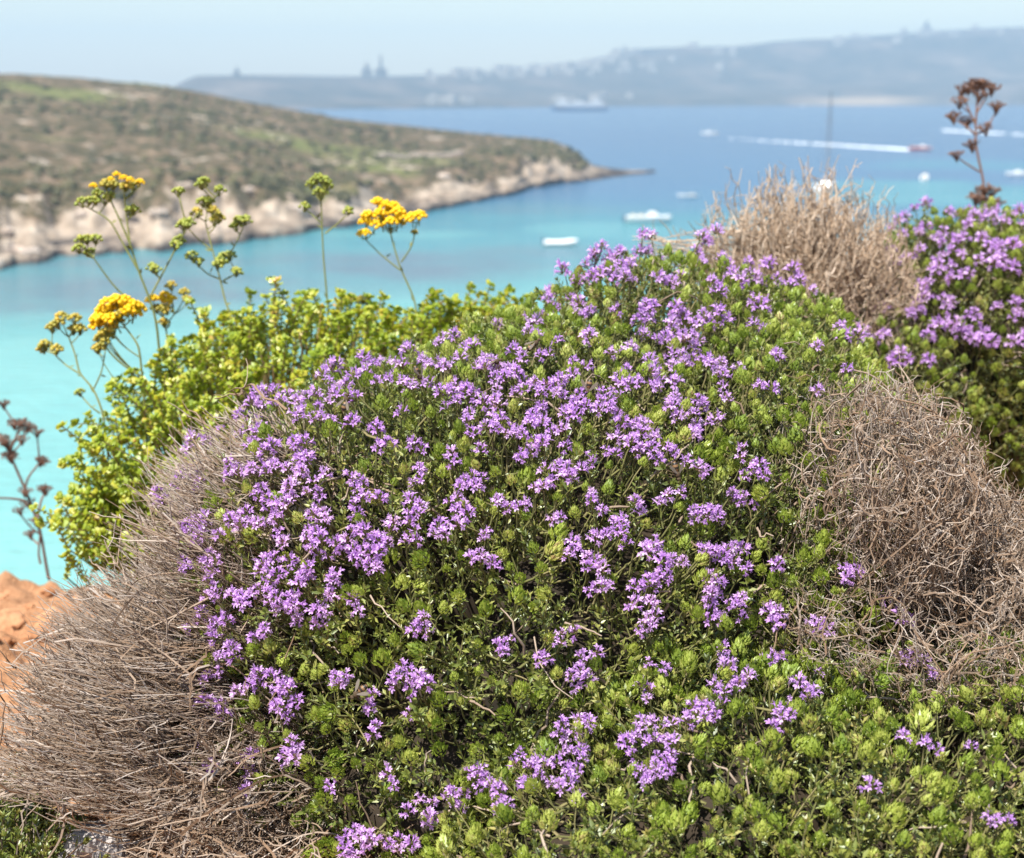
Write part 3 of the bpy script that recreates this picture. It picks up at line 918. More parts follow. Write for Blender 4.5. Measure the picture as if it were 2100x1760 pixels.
# low twigs that reach left over the crest
n = 46
P0 = at(1560, 560, 1.9) + rd.normal(size=(n, 3)) * .025
P2 = np.stack([at(rd.uniform(1290, 1480), rd.uniform(480, 545), rd.uniform(1.8, 1.95)) for _ in range(n)])
P1 = (P0 + P2) / 2 + np.array([0, 0, .03]) * rd.normal(size=(n, 1)) + rd.normal(size=(n, 3)) * .01
strands(b, P0, P1, P2, rd, 9, .0010, .0018, 3, .03, .6, up=.3)
b.obj('twigs', [MAT['drybrown']], root)
b = Buf()
n = 40
p2 = foot + (P[rd.choice(len(P), n)] - foot) * .8
p0 = foot + rd.normal(size=(n, 3)) * .02 - np.array([0, 0, .25])
p1 = foot + (p2 - foot) * np.array([.7, .7, .25])
tubes(b, bez(p0, p1, p2, 9) + rd.normal(size=(n, 9, 3)) * .003, np.linspace(.0036, .0015, 9)[None] * rd.uniform(.6, 1.2, (n, 1)), 5, 0, rd.uniform(0, 1, n))
b.obj('branches', [MAT['drybrown']], root, True)


def tangle(name_label, ells, foot, n, rng, mat, r=.0011, n_tang=900, floor=0.0):
    root = thing('dead_bush', name_label, 'dead bush')
    P, Nn = surface_pts(ells, n, rng, .0)
    n = len(P)
    b = Buf()
    P2 = P + Nn * (rng.normal(size=(n, 1)) * .010 - .006)
    P0 = foot + (P2 - foot) * rng.uniform(.45, .85, (n, 1)) + rng.normal(size=(n, 3)) * .022
    P1 = (P0 + P2) / 2 + rng.normal(size=(n, 3)) * .02
    strands(b, P0, P1, P2, rng, 9, r, .0026, 4, .026, .95, up=.15)
    P, Nn = surface_pts(ells, n_tang, rng, .0)
    n = len(P)
    tang = nrm(np.cross(Nn, rng.normal(size=(n, 3))))
    L = rng.uniform(.008, .032, (n, 1))
    mid = P - Nn * rng.uniform(0, .03, (n, 1))
    strands(b, mid - tang * L, mid + Nn * .012 + rng.normal(size=(n, 3)) * .018, mid + tang * L, rng, 9, r * .95, .0026, 3, .024, .95)
    b.obj('twigs', [mat], root)
    b = Buf()
    k = 30
    p2 = foot + (P[rng.choice(len(P), k)] - foot) * .85
    p0 = foot + rng.normal(size=(k, 3)) * np.array([.03, .03, .005])
    p1 = (p0 + p2) / 2 + rng.normal(size=(k, 3)) * .03
    tubes(b, bez(p0, p1, p2, 9) + rng.normal(size=(k, 9, 3)) * .003, np.linspace(.0042, .0016, 9)[None] * rng.uniform(.6, 1.2, (k, 1)), 5, 0, rng.uniform(0, 1, k))
    b.obj('branches', [mat], root, True)
    return root


f = at(1830, 1230, 1.3)
f[2] = float(ground_z(f[0], f[1]))
tangle('rounded grey brown dead bush right of the flowers, below the far thyme bush', [Ell(1800, 1000, 185, 215, 1.22, .15), Ell(1950, 1140, 160, 160, 1.24, .13)], f, 3000, rd, MAT['dry'], .00068, 1000)
f = at(1950, 1380, 1.2)
f[2] = float(ground_z(f[0], f[1]))
tangle('low sprawling tangle of dead twigs at the right edge above the green mat', [Ell(1870, 1255, 300, 130, 1.15, .12), Ell(2110, 1190, 160, 170, 1.18, .12)], f, 750, rd, MAT['dry'], .00058, 520)

# ---------------------------------------------------------------- spurge
rs = np.random.default_rng(51)


def spurge_tmpl(rng, L=.055):
    b = Buf()
    k = 6
    bend = rng.uniform(-.3, .3, 2)
    t = np.linspace(0, 1, k)
    P = np.stack([bend[0] * L * t ** 2, bend[1] * L * t ** 2, L * t], -1)[None]
    tubes(b, P, np.linspace(.0011, .0007, k), 4, 1)
    m = 11
    for i in range(m):
        tt = (i + 1) / m
        p = np.array([bend[0] * L * tt ** 2, bend[1] * L * tt ** 2, L * tt])
        for s_ in range(2 if i < m - 1 else 4):
            ln = .0082 * rng.uniform(.75, 1.2) * (.8 + .3 * tt)
            w = ln * .52
            V = np.array([[0, 0, 0], [-w * .75, w * .25, ln * .3], [-w * .8, w * .3, ln * .7], [0, 0, ln], [w * .8, w * .3, ln * .7], [w * .75, w * .25, ln * .3], [0, -.1 * w, ln * .5]])
            ph = s_ * (math.pi if i < m - 1 else math.pi / 2) + i * 1.2 + rng.uniform(-.4, .4)
            V = rotv(V, math.radians(rng.uniform(38, 80)), ph) + p
            b.add(V, [[0, 6, 1], [1, 6, 2], [2, 6, 3], [3, 6, 4], [4, 6, 5], [5, 6, 0]], 0)
    # little cupped heads at the tip
    for i in range(3):
        a = i * 2.1 + rng.uniform(0, 1)
        blob(b, P[0, -1] + np.array([math.cos(a) * .003, math.sin(a) * .003, .003]), (.0026, .0026, .0026), 0, ICO1)
    return b


SP_B = [spurge_tmpl(rs, rs.uniform(.045, .065)) for _ in range(7)]
SP_T = [tmpl_of(b_) for b_ in SP_B]
SP_ME = [b_.mesh('leafy_shoot', [MAT['spurge'], MAT['spurgestem']]) for b_ in SP_B]
SE = [Ell(640, 815, 340, 190, 1.85, .17), Ell(370, 960, 200, 190, 1.75, .14), Ell(900, 725, 165, 105, 1.92, .1), Ell(245, 1065, 120, 95, 1.72, .09), Ell(1010, 680, 90, 70, 1.95, .06)]
root = thing('spurge_bush', 'yellow green leafy spurge bush behind the flowers above the turquoise water', 'spurge bush')
P, Nn = surface_pts(SE, 9000, rs, .0, .0145)
Pi = []
for e in SE:
    q = nrm(rs.normal(size=(150, 3))) * rs.uniform(.35, .85, (150, 1))
    q = e.c + q * e.r
    Pi.append(q[q[:, 2] > ground_z(q[:, 0], q[:, 1]) + .02])
Pi = np.concatenate(Pi)
foot = at(560, 1080, 1.86)
foot[2] = float(ground_z(foot[0], foot[1]))
lump = fbm(P * 11, 2, 9)
q = rs.random(len(P)) < np.clip(.72 + .6 * lump, .2, 1)
P, Nn = P[q], Nn[q]
P = P + Nn * rs.normal(size=(len(P), 1)) * .008
PA = np.concatenate([P, Pi])
AA = nrm(nrm(PA - foot) * .8 + np.array([0, 0, .1]) + rs.normal(size=PA.shape) * .28)
SS = rs.uniform(.75, 1.15, len(PA))
split_parts(PA - AA * .05, AA, SS, SP_T, SP_ME, [MAT['spurge'], MAT['spurgestem']], 'leafy_shoot', root, rs)
b = Buf()
n = len(PA)
p2 = PA - AA * .045
p0 = foot + rs.normal(size=(n, 3)) * np.array([.05, .05, .0]) + (p2 - foot) * rs.uniform(0, .35, (n, 1))
p1 = (p0 + p2) / 2 + (p2 - p0) * np.array([.2, .2, -.15]) + rs.normal(size=(n, 3)) * .012
tubes(b, bez(p0, p1, p2, 8), np.linspace(.0018, .0009, 8)[None] * rs.uniform(.7, 1.3, (n, 1)), 4, 0, rs.uniform(0, 1, n))
b.obj('stems', [MAT['spurgestem']], root, True)

# ---------------------------------------------------------------- tall flower stalks
ry = np.random.default_rng(61)


def head_buf(rng, n, rb, spread, flat=.55):
    b = Buf()
    for i in range(n):
        r = spread * math.sqrt((i + .4) / n)
        a = i * 2.39996 + rng.uniform(-.3, .3)
        z = flat * spread * (1 - (r / spread) ** 2) + rng.uniform(-.12, .12) * spread
        c = np.array([r * math.cos(a), r * math.sin(a), z])
        s_ = rb * rng.uniform(.8, 1.15)
        blob(b, c, (s_, s_, s_ * .9), 0, ICO2, .08, int(rng.integers(99)), tint=rng.uniform(0, .5), freq=3)
        tubes(b, np.array([[[0, 0, -spread * .9], c * .5 + np.array([0, 0, -spread * .35]), c]]), .0006, 3, 1)
    return b


def yellow_buf(rng, n=13, spread=.0075):
    b = Buf()
    for i in range(n):
        r = spread * math.sqrt((i + .4) / n)
        a = i * 2.39996
        z = .8 * spread * (1 - (r / spread) ** 2)
        blob(b, (r * math.cos(a), r * math.sin(a), z), (.0026, .0026, .0024), 0, ICO2, .22, int(rng.integers(99)), tint=rng.uniform(0, .5), freq=5)
    tubes(b, np.array([[[0, 0, -spread * 1.2], [0, 0, -spread * .5], [0, 0, 0]]]), .0009, 4, 1)
    return b


def umbel_buf(rng, n=34, spread=.016):
    b = Buf()
    for i in range(n):
        r = spread * math.sqrt(rng.random())
        a = rng.uniform(0, 6.28)
        c = np.array([r * math.cos(a), r * math.sin(a), .25 * spread * (1 - (r / spread) ** 2) + rng.normal() * .12 * spread])
        s_ = rng.uniform(.0012, .0026)
        blob(b, c, (s_, s_, s_ * .7), 0, ICO1, .3, int(rng.integers(99)), tint=rng.uniform(0, .6), freq=3)
        tubes(b, np.array([[[0, 0, -spread * 1.1], c * .4 + np.array([0, 0, -spread * .4]), c]]), .0005, 3, 0)
    return b


HEADS = {
    'g': [head_buf(ry, int(ry.integers(8, 12)), .0024, .0078, .7).mesh('flower_bud', [MAT['hgreen'], MAT['stalk']], True) for _ in range(4)],
    'o': [head_buf(ry, 11, .0025, .0080, .7).mesh('flower_bud', [MAT['holive'], MAT['stalk']], True) for _ in range(3)],
    'y': [yellow_buf(ry, int(ry.integers(13, 18)), .0088).mesh('flower_cluster', [MAT['hyellow'], MAT['stalk']], True) for _ in range(4)],
    'b': [umbel_buf(ry).mesh('dried_umbel', [MAT['hbrown']], False) for _ in range(4)],
}


def stalk(name, label, cat, group, d, lines, heads, rng, mat, r=.0013, hscale=1.0, dz=.03, leaves=True):
    """lines: pixel polylines of stem and branches; heads: (x, y, kind, size)"""
    root = thing(name, label, cat, group=group)
    b = Buf()
    dense = []
    for li, ln in enumerate(lines):
        pts = [np.array(p, float) for p in ln]
        dep = [d + (0 if li == 0 else rng.uniform(-dz, dz) * (i / len(pts))) for i in range(len(pts))]
        W = [at(p[0], p[1], q) for p, q in zip(pts, dep)]
        if li == 0:
            w0 = W[0]
            g = np.array([w0[0] + (w0[0] - W[1][0]) * .3, w0[1], float(ground_z(w0[0], w0[1])) - .01])
            pts = [pts[0] + np.array([0, 1.0])] + pts
            W = [g] + W
            dep = [d] + dep
        # smooth the polyline
        W = np.array(W)
        k = len(W)
        t = np.linspace(0, k - 1, (k - 1) * 6 + 1)
        Wd = np.stack([np.interp(t, np.arange(k), W[:, i]) for i in range(3)], -1)
        for _ in range(4):
            Wd[1:-1] = .25 * Wd[:-2] + .5 * Wd[1:-1] + .25 * Wd[2:]
        rr = np.linspace(1.15, .75, len(Wd)) * r * (1 if li == 0 else .75)
        tubes(b, Wd[None], rr, 6, 0, rng.uniform(0, 1))
        u, v, w = to_px(Wd)
        for j in range(len(Wd)):
            dense.append((u[j], v[j], Wd[j], li))
        if leaves:      # small bract leaves at the nodes
            for j in range(5, len(Wd) - 2, 6):
                ax = nrm(rng.normal(size=3) + np.array([0, 0, .6]))
                V = leaf_v(.011 * rng.uniform(.6, 1.2), .0016, -.0006, -.003)
                R = frames(ax[None], np.array([rng.uniform(0, 6)]))[0]
                b.add(V @ R.T + Wd[j], LEAF_F, 0, rng.uniform(0, 1))
    for hx, hy, kd, sz in heads:
        best = None
        for (u, v, w, li) in dense:
            dx, dy = abs(u - hx), v - hy
            if dy < 6:
                continue
            cost = math.hypot(dx, dy) + max(0, dx - .9 * dy) * 3
            if best is None or cost < best[0]:
                best = (cost, w)
        if best is None:
            best = (0, dense[-1][2])
        dd = (best[1] - CAM) @ FWD + rng.uniform(-.012, .012)
        tip = at(hx, hy, dd)
        mid = best[1] * .5 + tip * .5 + (tip - best[1]) * np.array([.22, .22, -.12])
        if np.linalg.norm(tip - best[1]) > .004:
            tubes(b, bez(best[1][None], mid[None], tip[None] - np.array([[0, 0, .002]]), 7), np.linspace(.85, .5, 7) * r * .8, 5, 0, rng.uniform(0, 1))
        ms = HEADS[kd]
        me = ms[int(rng.integers(len(ms)))]
        o = bpy.data.objects.new(me.name.split('.')[0], me)
        C.objects.link(o)
        o.parent = root
        ax = nrm(nrm(tip - mid) * .6 + np.array([0, 0, .7]) + rng.normal(size=3) * .12)
        R = frames(ax[None], np.array([rng.uniform(0, 6)]))[0] * (sz * hscale)
        o.matrix_local = Matrix([[*R[i], tip[i]] for i in range(3)] + [[0, 0, 0, 1]])
    b.obj('stem', [mat], root, True)
    return root


def C1(*ps):      # pixels of the first close-up
    return [(x * .4167, 125 + y * .4167) for x, y in ps]


def C4(*ps):
    return [(x * .357, 562.5 + y * .357) for x, y in ps]


def hd(ps, kd, sz=1.0):
    return [(x, y, kd, sz) for x, y in ps]


G = 'tall flower stalks rising above the spurge'
stalk('flower_stalk', 'thin leaning stalk with unopened green flower heads, leftmost over turquoise water', 'flower stalk', G, 1.78,
      [C4((605, 830), (540, 660), (455, 570), (435, 470), (395, 360)), C4((455, 570), (380, 525), (290, 440)), C4((540, 655), (585, 560), (605, 440)), C4((575, 800), (520, 760), (460, 690))],
      hd(C4((330, 285), (355, 250), (300, 310), (430, 260), (425, 320), (460, 320), (260, 410), (325, 435), (245, 430)), 'o', 1.0) + hd(C4((575, 375), (610, 350), (560, 430)), 'o', 1.0) + hd(C4((455, 680)), 'g', .8), ry, MAT['stalk'], hscale=1.05)
stalk('flower_stalk', 'forked stalk with a broad crown of yellow tipped green flower heads', 'flower stalk', G, 1.8,
      [C1((780, 1320), (740, 1180), (680, 1030), (640, 900), (570, 740), (545, 690)), C1((680, 1030), (600, 890), (540, 780), (430, 720)), C1((640, 900), (620, 760), (610, 640)), C1((745, 1150), (830, 990), (920, 820), (1000, 720), (1060, 670)), C1((640, 1180), (560, 1110), (460, 970)), C1((920, 820), (890, 700))],
      hd(C1((575, 565), (610, 580), (640, 590), (690, 600), (545, 590), (460, 620)), 'y', .62) + hd(C1((520, 610), (560, 615), (620, 620), (660, 615)), 'o', 1.0) + hd(C1((400, 700), (440, 690), (480, 655), (520, 690), (540, 670), (470, 690), (640, 740), (660, 735)), 'g', 1.0) + hd(C1((1005, 600), (990, 610), (1080, 640), (880, 645), (1000, 695), (1025, 690), (930, 800), (900, 810), (880, 885), (865, 910), (400, 885), (425, 880), (470, 880), (385, 925), (440, 945), (750, 1020), (765, 1030)), 'g', 1.05), ry, MAT['stalk'], .0015)
stalk('flower_stalk', 'branched stalk with green flower heads around an ochre middle cluster', 'flower stalk', G, 1.83,
      [C1((1140, 1260), (1110, 1190), (1080, 1060), (1040, 910), (1010, 790)), C1((1120, 970), (1160, 900), (1200, 810)), C1((1040, 930), (990, 890), (930, 830)), C1((1085, 1075), (1020, 1050), (970, 1000)), C1((1100, 1080), (1140, 1060), (1165, 1045))],
      hd(C1((1020, 720), (1050, 745), (1075, 775), (970, 750), (1060, 790)), 'o', 1.0) + hd(C1((1180, 790), (1210, 785), (1160, 815), (1100, 965), (1130, 960), (1075, 1005), (1165, 1040), (910, 800), (940, 960), (975, 990), (1090, 990)), 'g', 1.0), ry, MAT['stalk'], hscale=1.05)
stalk('flower_stalk', 'straight single stalk with three tufts of green buds before the rocky shore', 'flower stalk', G, 1.86,
      [C1((1615, 1250), (1610, 1165), (1590, 950), (1585, 800), (1580, 690)), C1((1582, 800), (1550, 770), (1505, 730)), C1((1600, 850), (1650, 810), (1712, 755))],
      hd(C1((1530, 610), (1555, 585), (1580, 582), (1605, 595), (1610, 620), (1565, 650), (1590, 650), (1500, 720), (1715, 740)), 'g', .95), ry, MAT['stalk'], hscale=1.05)
stalk('flower_stalk', 'stalk topped by an open bright yellow flower dome against blue water', 'flower stalk', G, 1.88,
      [C1((2060, 1300), (2040, 1170), (1970, 1020), (1935, 900), (1920, 840)), C1((1970, 1030), (1880, 960), (1800, 880)), C1((1975, 990), (2030, 910), (2050, 800))],
      hd(C1((1860, 705), (1810, 770), (1800, 800), (1845, 815), (1870, 760), (1915, 755), (1960, 750), (1980, 780), (1900, 720), (1935, 725), (1925, 800), (1955, 800), (1880, 800), (2030, 780), (2065, 770)), 'y', 1.05) + hd(C1((1780, 855), (1800, 850)), 'y', .75) + hd(C1((2040, 845)), 'o', .6), ry, MAT['stalk'], hscale=1.05)
stalk('flower_stalk', 'low stalk with a dense round yellow flower dome among the spurge', 'flower stalk', G, 1.74,
      [C4((810, 440), (770, 370), (700, 280), (660, 250))],
      hd(C4((620, 175), (670, 160), (720, 165), (760, 190), (790, 200), (590, 220), (640, 210), (690, 210), (740, 220), (560, 270), (600, 260), (650, 260), (560, 300), (620, 295), (670, 290), (770, 230)), 'y', 1.1) + hd(C4((610, 330), (650, 320), (580, 360), (600, 400), (620, 370), (700, 230), (560, 430)), 'o', .9), ry, MAT['stalk'], hscale=1.05)
stalk('flower_stalk', 'small loose yellow flower stalk between the dense dome and the forked stalk', 'flower stalk', G, 1.9,
      [C4((970, 420), (950, 300), (940, 230)), C4((950, 300), (1000, 230))],
      hd(C4((865, 155), (880, 145), (950, 125), (985, 150), (960, 165), (930, 150)), 'y', .8) + hd(C4((935, 200), (960, 210), (985, 70), (1060, 110), (1075, 150), (940, 280), (900, 200)), 'o', .95), ry, MAT['stalk'], hscale=1.05)
stalk('flower_stalk', 'short pale yellow flower tips just above the spurge, right of the straight stalk', 'flower stalk', G, 1.96,
      [C4((2060, 330), (2055, 260), (2050, 200)), C4((2055, 260), (2010, 190))],
      hd(C4((1995, 150), (2020, 140), (2060, 160), (2085, 150), (2110, 165)), 'o', .95), ry, MAT['stalk'], hscale=1.05)


def C3(*ps):
    return [(1125 + x * .4643, y * .4643) for x, y in ps]


stalk('dried_stalk', 'tall dried brown umbel stalk rising behind the far thyme bush at right', 'dried stalk', 'dried brown stalks', 2.55,
      [C3((1945, 1000), (1920, 790), (1885, 640), (1890, 480), (1898, 400)), C3((1890, 560), (1850, 470), (1820, 410)), C3((1890, 500), (1940, 420), (1960, 390)), C3((1890, 600), (1850, 560), (1780, 520)), C3((1890, 590), (1930, 580), (1990, 470)), C3((1905, 760), (1840, 720), (1800, 690))],
      hd(C3((1900, 360), (1880, 370), (1925, 370), (1830, 395), (1855, 380), (1960, 385), (1910, 415), (1815, 445), (1980, 465), (1782, 510), (1850, 530), (1930, 560), (1868, 635)), 'b', 1.05) + hd(C3((1800, 680)), 'b', .9) + hd(C3((1930, 830), (1900, 850), (1960, 840), (1920, 880), (1980, 890), (1940, 910), (1890, 870)), 'b', 1.1), ry, MAT['hbrown'], .0022, 1.0, .02, False)


def CL(*ps):
    return [(x * .302, 719 + y * .302) for x, y in ps]


stalk('dried_stalk', 'bent dried brown stalk at the left edge standing on orange soil', 'dried stalk', 'dried brown stalks', 2.3,
      [CL((330, 1540), (320, 1500), (270, 1200), (170, 940), (60, 690), (0, 560)), CL((170, 1020), (90, 1005), (-40, 1000)), CL((170, 930), (190, 860), (270, 760)), CL((255, 1130), (280, 1010), (310, 960)), CL((60, 690), (110, 590), (130, 510)), CL((275, 1450), (260, 1380), (270, 1260))],
      hd(CL((90, 490), (130, 480), (170, 500), (200, 510), (30, 610), (60, 630), (5, 600), (60, 700), (75, 715)), 'b', .85) + hd(CL((300, 740), (280, 750), (310, 940), (290, 930), (250, 550), (20, 355), (150, 600), (200, 1240), (130, 1080)), 'b', .75) + hd(CL((170, 950), (185, 1030), (245, 1150)), 'b', .8), ry, MAT['hbrown'], .0026, 1.0, .02, False)

# ---------------------------------------------------------------- bees
m, nt, ns, lk = new_mat('bee_stripes')
tc = N(nt, 'ShaderNodeTexCoord')
wv = N(nt, 'ShaderNodeTexWave', Scale=95.0, Distortion=.4)
wv.bands_direction = 'Z'
lk.new(tc.outputs['Object'], wv.inputs['Vector'])
col = ramp(nt, wv.outputs[0], [(.4, (.02, .013, .009)), (.65, (.20, .11, .045))])
p = N(nt, 'ShaderNodeBsdfPrincipled', Roughness=.5)
lk.new(col, p.inputs['Base Color'])
lk.new(p.outputs[0], N(nt, 'ShaderNodeOutputMaterial').inputs[0])
MAT['bee'] = m
MAT['beedark'] = mat_plain('bee_fur', (.07, .048, .028), .9, .2, .4, 900)
MAT['wing'] = mat_leaf('bee_wing', [(0, (.30, .25, .20)), (1, (.36, .3, .24))], .6, .03, .4)


def bee_meshes():
    out = {}
    b = Buf()
    V, Fa = ICO3
    W = V.copy()
    W[:, 2] = W[:, 2] * (1 + 0 * V[:, 2])
    W = W * np.array([.0022, .0021, .0042]) * (1 - .18 * np.clip(-V[:, 2:3], 0, 1))
    b.add(W + np.array([0, 0, -.0048]), Fa)
    out['abdomen'] = b.mesh('abdomen', [MAT['bee']], True)
    b = Buf()
    blob(b, (0, 0, .0012), (.0021, .002, .0024), 0, ICO3, .06, 3, freq=6)
    blob(b, (0, .0004, .0045), (.0017, .0014, .0013), 0, ICO2)
    for s in (-1, 1):
        tubes(b, np.array([[[s * .0006, .0006, .0054], [s * .0012, .0012, .0064], [s * .0022, .001, .0072]]]), .00016, 4)
    out['thorax'] = b.mesh('thorax', [MAT['beedark']], True)
    b = Buf()
    for s in (-1, 1):
        for k, (z, L) in enumerate(((.0026, .0045), (.001, .005), (-.0006, .0062))):
            tubes(b, np.array([[[s * .0014, -.0014, z], [s * .0034, -.0024, z - .0006 * k], [s * (.002 + .4 * L), -.0045, z - .001 - .0009 * k], [s * (.0024 + .45 * L), -.0056, z - .0016 - .0012 * k]]]), np.array([[.0004, .0004, .0003, .0002]]), 5)
    out['legs'] = b.mesh('legs', [MAT['beedark']], True)
    for s, nm in ((-1, 'wing'), (1, 'wing ')):
        b = Buf()
        prof = [(0, 0), (.0016, .003), (.002, .006), (.0012, .0088), (-.0004, .0092), (-.0012, .006), (-.0008, .003)]
        V = [[s * (.0006 + x * 1.0 + z_ * .55), .0016 + .0008 * (z_ / .009), .0012 - z_ * .85] for x, z_ in prof]
        V = np.array(V + [(p_[0], p_[1] - .00012, p_[2]) for p_ in V])
        n_ = len(prof)
        b.add(V, [list(range(n_)), list(range(2 * n_ - 1, n_ - 1, -1))])
        out[nm] = b.mesh('wing', [MAT['wing']])
    return out


BEE = bee_meshes()
for label, (px, py), (ax, ay) in (
        ('honeybee on purple flowers at the upper left of the cushion, head up', (716, 848), (.3, 1)),
        ('dark honeybee hanging head down on flowers below the spurge edge', (855, 798), (.45, -1)),
        ('honeybee with its striped side shown on the crest flowers, facing right', (1020, 769), (1, .25)),
        ('honeybee beside a withered flower high on the cushion', (1098, 733), (.6, .5)),
        ('striped honeybee with its back turned, right of the densest flowers', (1203, 825), (-.2, -1)),
        ('honeybee hovering over the dark gap near the right flowers', (1377, 990), (.25, -1)),
        ('honeybee on a flower low in the green centre of the cushion', (751, 1424), (-.6, -.5))):
    p, n, t = cast(ELLS['mound'], px, py)
    p = p + n * .013
    root = thing('honeybee', label, 'honeybee', p, group='honeybees visiting the thyme')
    z = nrm(RGT * ax + UPV * ay)
    y = nrm(n - z * (n @ z))
    x = np.cross(y, z)
    root.matrix_world = Matrix([[x[i] * 1.15, y[i] * 1.15, z[i] * 1.15, p[i]] for i in range(3)] + [[0, 0, 0, 1]])
    for nm in BEE:
        o = bpy.data.objects.new(nm.strip(), BEE[nm])
        C.objects.link(o)
        o.parent = root
# ================================================================ ground, sea, headland, far island
def grid_mesh(name, P, mats, attrs=None, smooth=True):
    a, b_, _ = P.shape
    idx = np.arange(a * b_).reshape(a, b_)
    Fq = np.stack([idx[:-1, :-1], idx[1:, :-1], idx[1:, 1:], idx[:-1, 1:]], -1).reshape(-1, 4)
    b = Buf()
    b.add(P.reshape(-1, 3), Fq)
    o = b.obj(name, mats, None, smooth)
    for k, v in (attrs or {}).items():
        at_ = o.data.attributes.new(k, 'FLOAT', 'POINT')
        at_.data.foreach_set('value', np.asarray(v, np.float32).ravel())
    return o


def attr(nt, name):
    return N(nt, 'ShaderNodeAttribute', _attribute_name=name).outputs['Fac']


def pos_noise(nt, scale, detail=4.0, rough=.55, off=0.0):
    g = N(nt, 'ShaderNodeNewGeometry')
    mp = N(nt, 'ShaderNodeMapping')
    mp.inputs['Location'].default_value = (off, off * .7, off * .3)
    nt.links.new(g.outputs['Position'], mp.inputs['Vector'])
    n = N(nt, 'ShaderNodeTexNoise', Scale=scale, Detail=detail, Roughness=rough)
    nt.links.new(mp.outputs[0], n.inputs['Vector'])
    return n.outputs[0]


def finish(nt, col, rough=.9, spec=.2, bump=None, dist=.01):
    p = N(nt, 'ShaderNodeBsdfPrincipled', Roughness=rough)
    p.inputs['Specular IOR Level'].default_value = spec
    nt.links.new(col, p.inputs['Base Color'])
    if bump is not None:
        bn = N(nt, 'ShaderNodeBump', Strength=1.0, Distance=dist)
        nt.links.new(bump, bn.inputs['Height'])
        nt.links.new(bn.outputs[0], p.inputs['Normal'])
    nt.links.new(p.outputs[0], N(nt, 'ShaderNodeOutputMaterial').inputs[0])
    return p


# ---- the near hillside: orange soil
m, nt, ns, lk = new_mat('orange_soil')
n1, n2 = pos_noise(nt, 9, 6), pos_noise(nt, 140, 5, .65, 3)
c = ramp(nt, n1, [(.3, (.22, .085, .036)), (.5, (.33, .145, .064)), (.7, (.45, .24, .125))])
c = mixc(nt, n2, c, (.52, .33, .2), 'MIX')
c2 = mixc(nt, .6, c, ramp(nt, n2, [(.3, (.18, .07, .03)), (.7, (.50, .26, .13))]))
finish(nt, c2, .95, .1, n2, .004)
MAT['soil'] = m

gx = np.concatenate([np.linspace(-14, -1.6, 26)[:-1], np.linspace(-1.6, 1.6, 300), np.linspace(1.6, 14, 26)[1:]])
gy = np.concatenate([np.linspace(-10, .7, 16)[:-1], np.linspace(.7, 2.7, 210), np.linspace(2.8, 18, 40)])
X, Y = np.meshgrid(gx, gy, indexing='ij')
Z = ground_z(X, Y)
near = np.clip(1.4 - np.abs(X) / 1.6, 0, 1)
clod = np.abs(fbm2(X * 7, Y * 7, 4, 3))
Z += .022 * fbm2(X * 2.2, Y * 2.2, 3, 5) + .03 * clod - .055 + .014 * fbm2(X * 38, Y * 38, 4, 6)
Z = np.where((Y > 2.3), Z + .35 * fbm2(X * 1.1, Y * 1.1, 3, 9) * np.clip((Y - 2.5) / 2, 0, 1), Z)
g = grid_mesh('ground', np.stack([X, Y, Z], -1), [MAT['soil']])
tag(g, kind='structure')


def soil_z(x, y):
    i = np.clip(np.searchsorted(gx, x), 0, len(gx) - 1)
    j = np.clip(np.searchsorted(gy, y), 0, len(gy) - 1)
    return float(Z[i, j])


def soil_hit(px, py):
    r_ = ray(px, py)
    t = .8
    while t < 4:
        p_ = CAM + r_ * t
        if p_[2] < soil_z(p_[0], p_[1]):
            break
        t += .004
    return p_


# ---- stones and clods
rk = np.random.default_rng(71)
MAT['limestone'] = mat_bark('pale_limestone', [(.2, (.42, .38, .36)), (.8, (.66, .63, .62))], 60)
MAT['clod'] = mat_bark('soil_clod', [(.2, (.30, .135, .06)), (.8, (.48, .25, .13))], 60)
b = Buf()
blob(b, (0, 0, 0), (.034, .028, .026), 0, ICO3, .3, 5, freq=1.7)
o = b.obj('stone', [MAT['limestone']], None, False)
w = soil_hit(205, 1757)
o.location = (w[0], w[1], w[2] + .004)
tag(o, 'pale limestone lump on the soil at the bottom edge, under the dead bush', 'stone')
cl_me = []
for i in range(4):
    b = Buf()
    blob(b, (0, 0, 0), (1, .8, .6), 0, ICO3, .3, 20 + i, freq=1.6)
    cl_me.append(b.mesh('soil_clod', [MAT['clod']], False))
k = 0
while k < 26:
    px, py = rk.uniform(-60, 170), rk.uniform(1200, 1400)
    y = rk.uniform(1.55, 2.3)
    w = at(px, py, 1.0)
    r_ = ray(px, py)
    x = r_[0] * y / r_[1]
    o = link('soil_clod', cl_me[k % 4])
    s = rk.uniform(.008, .026)
    o.scale = (s, s, s * rk.uniform(.7, 1))
    o.rotation_euler = (0, 0, rk.uniform(0, 6.3))
    o.location = (x, y, soil_z(x, y) + s * .2)
    tag(o, 'orange soil clod on the bare ground beside the big grey dead bush', 'clod', 'soil clods at the left edge')
    k += 1

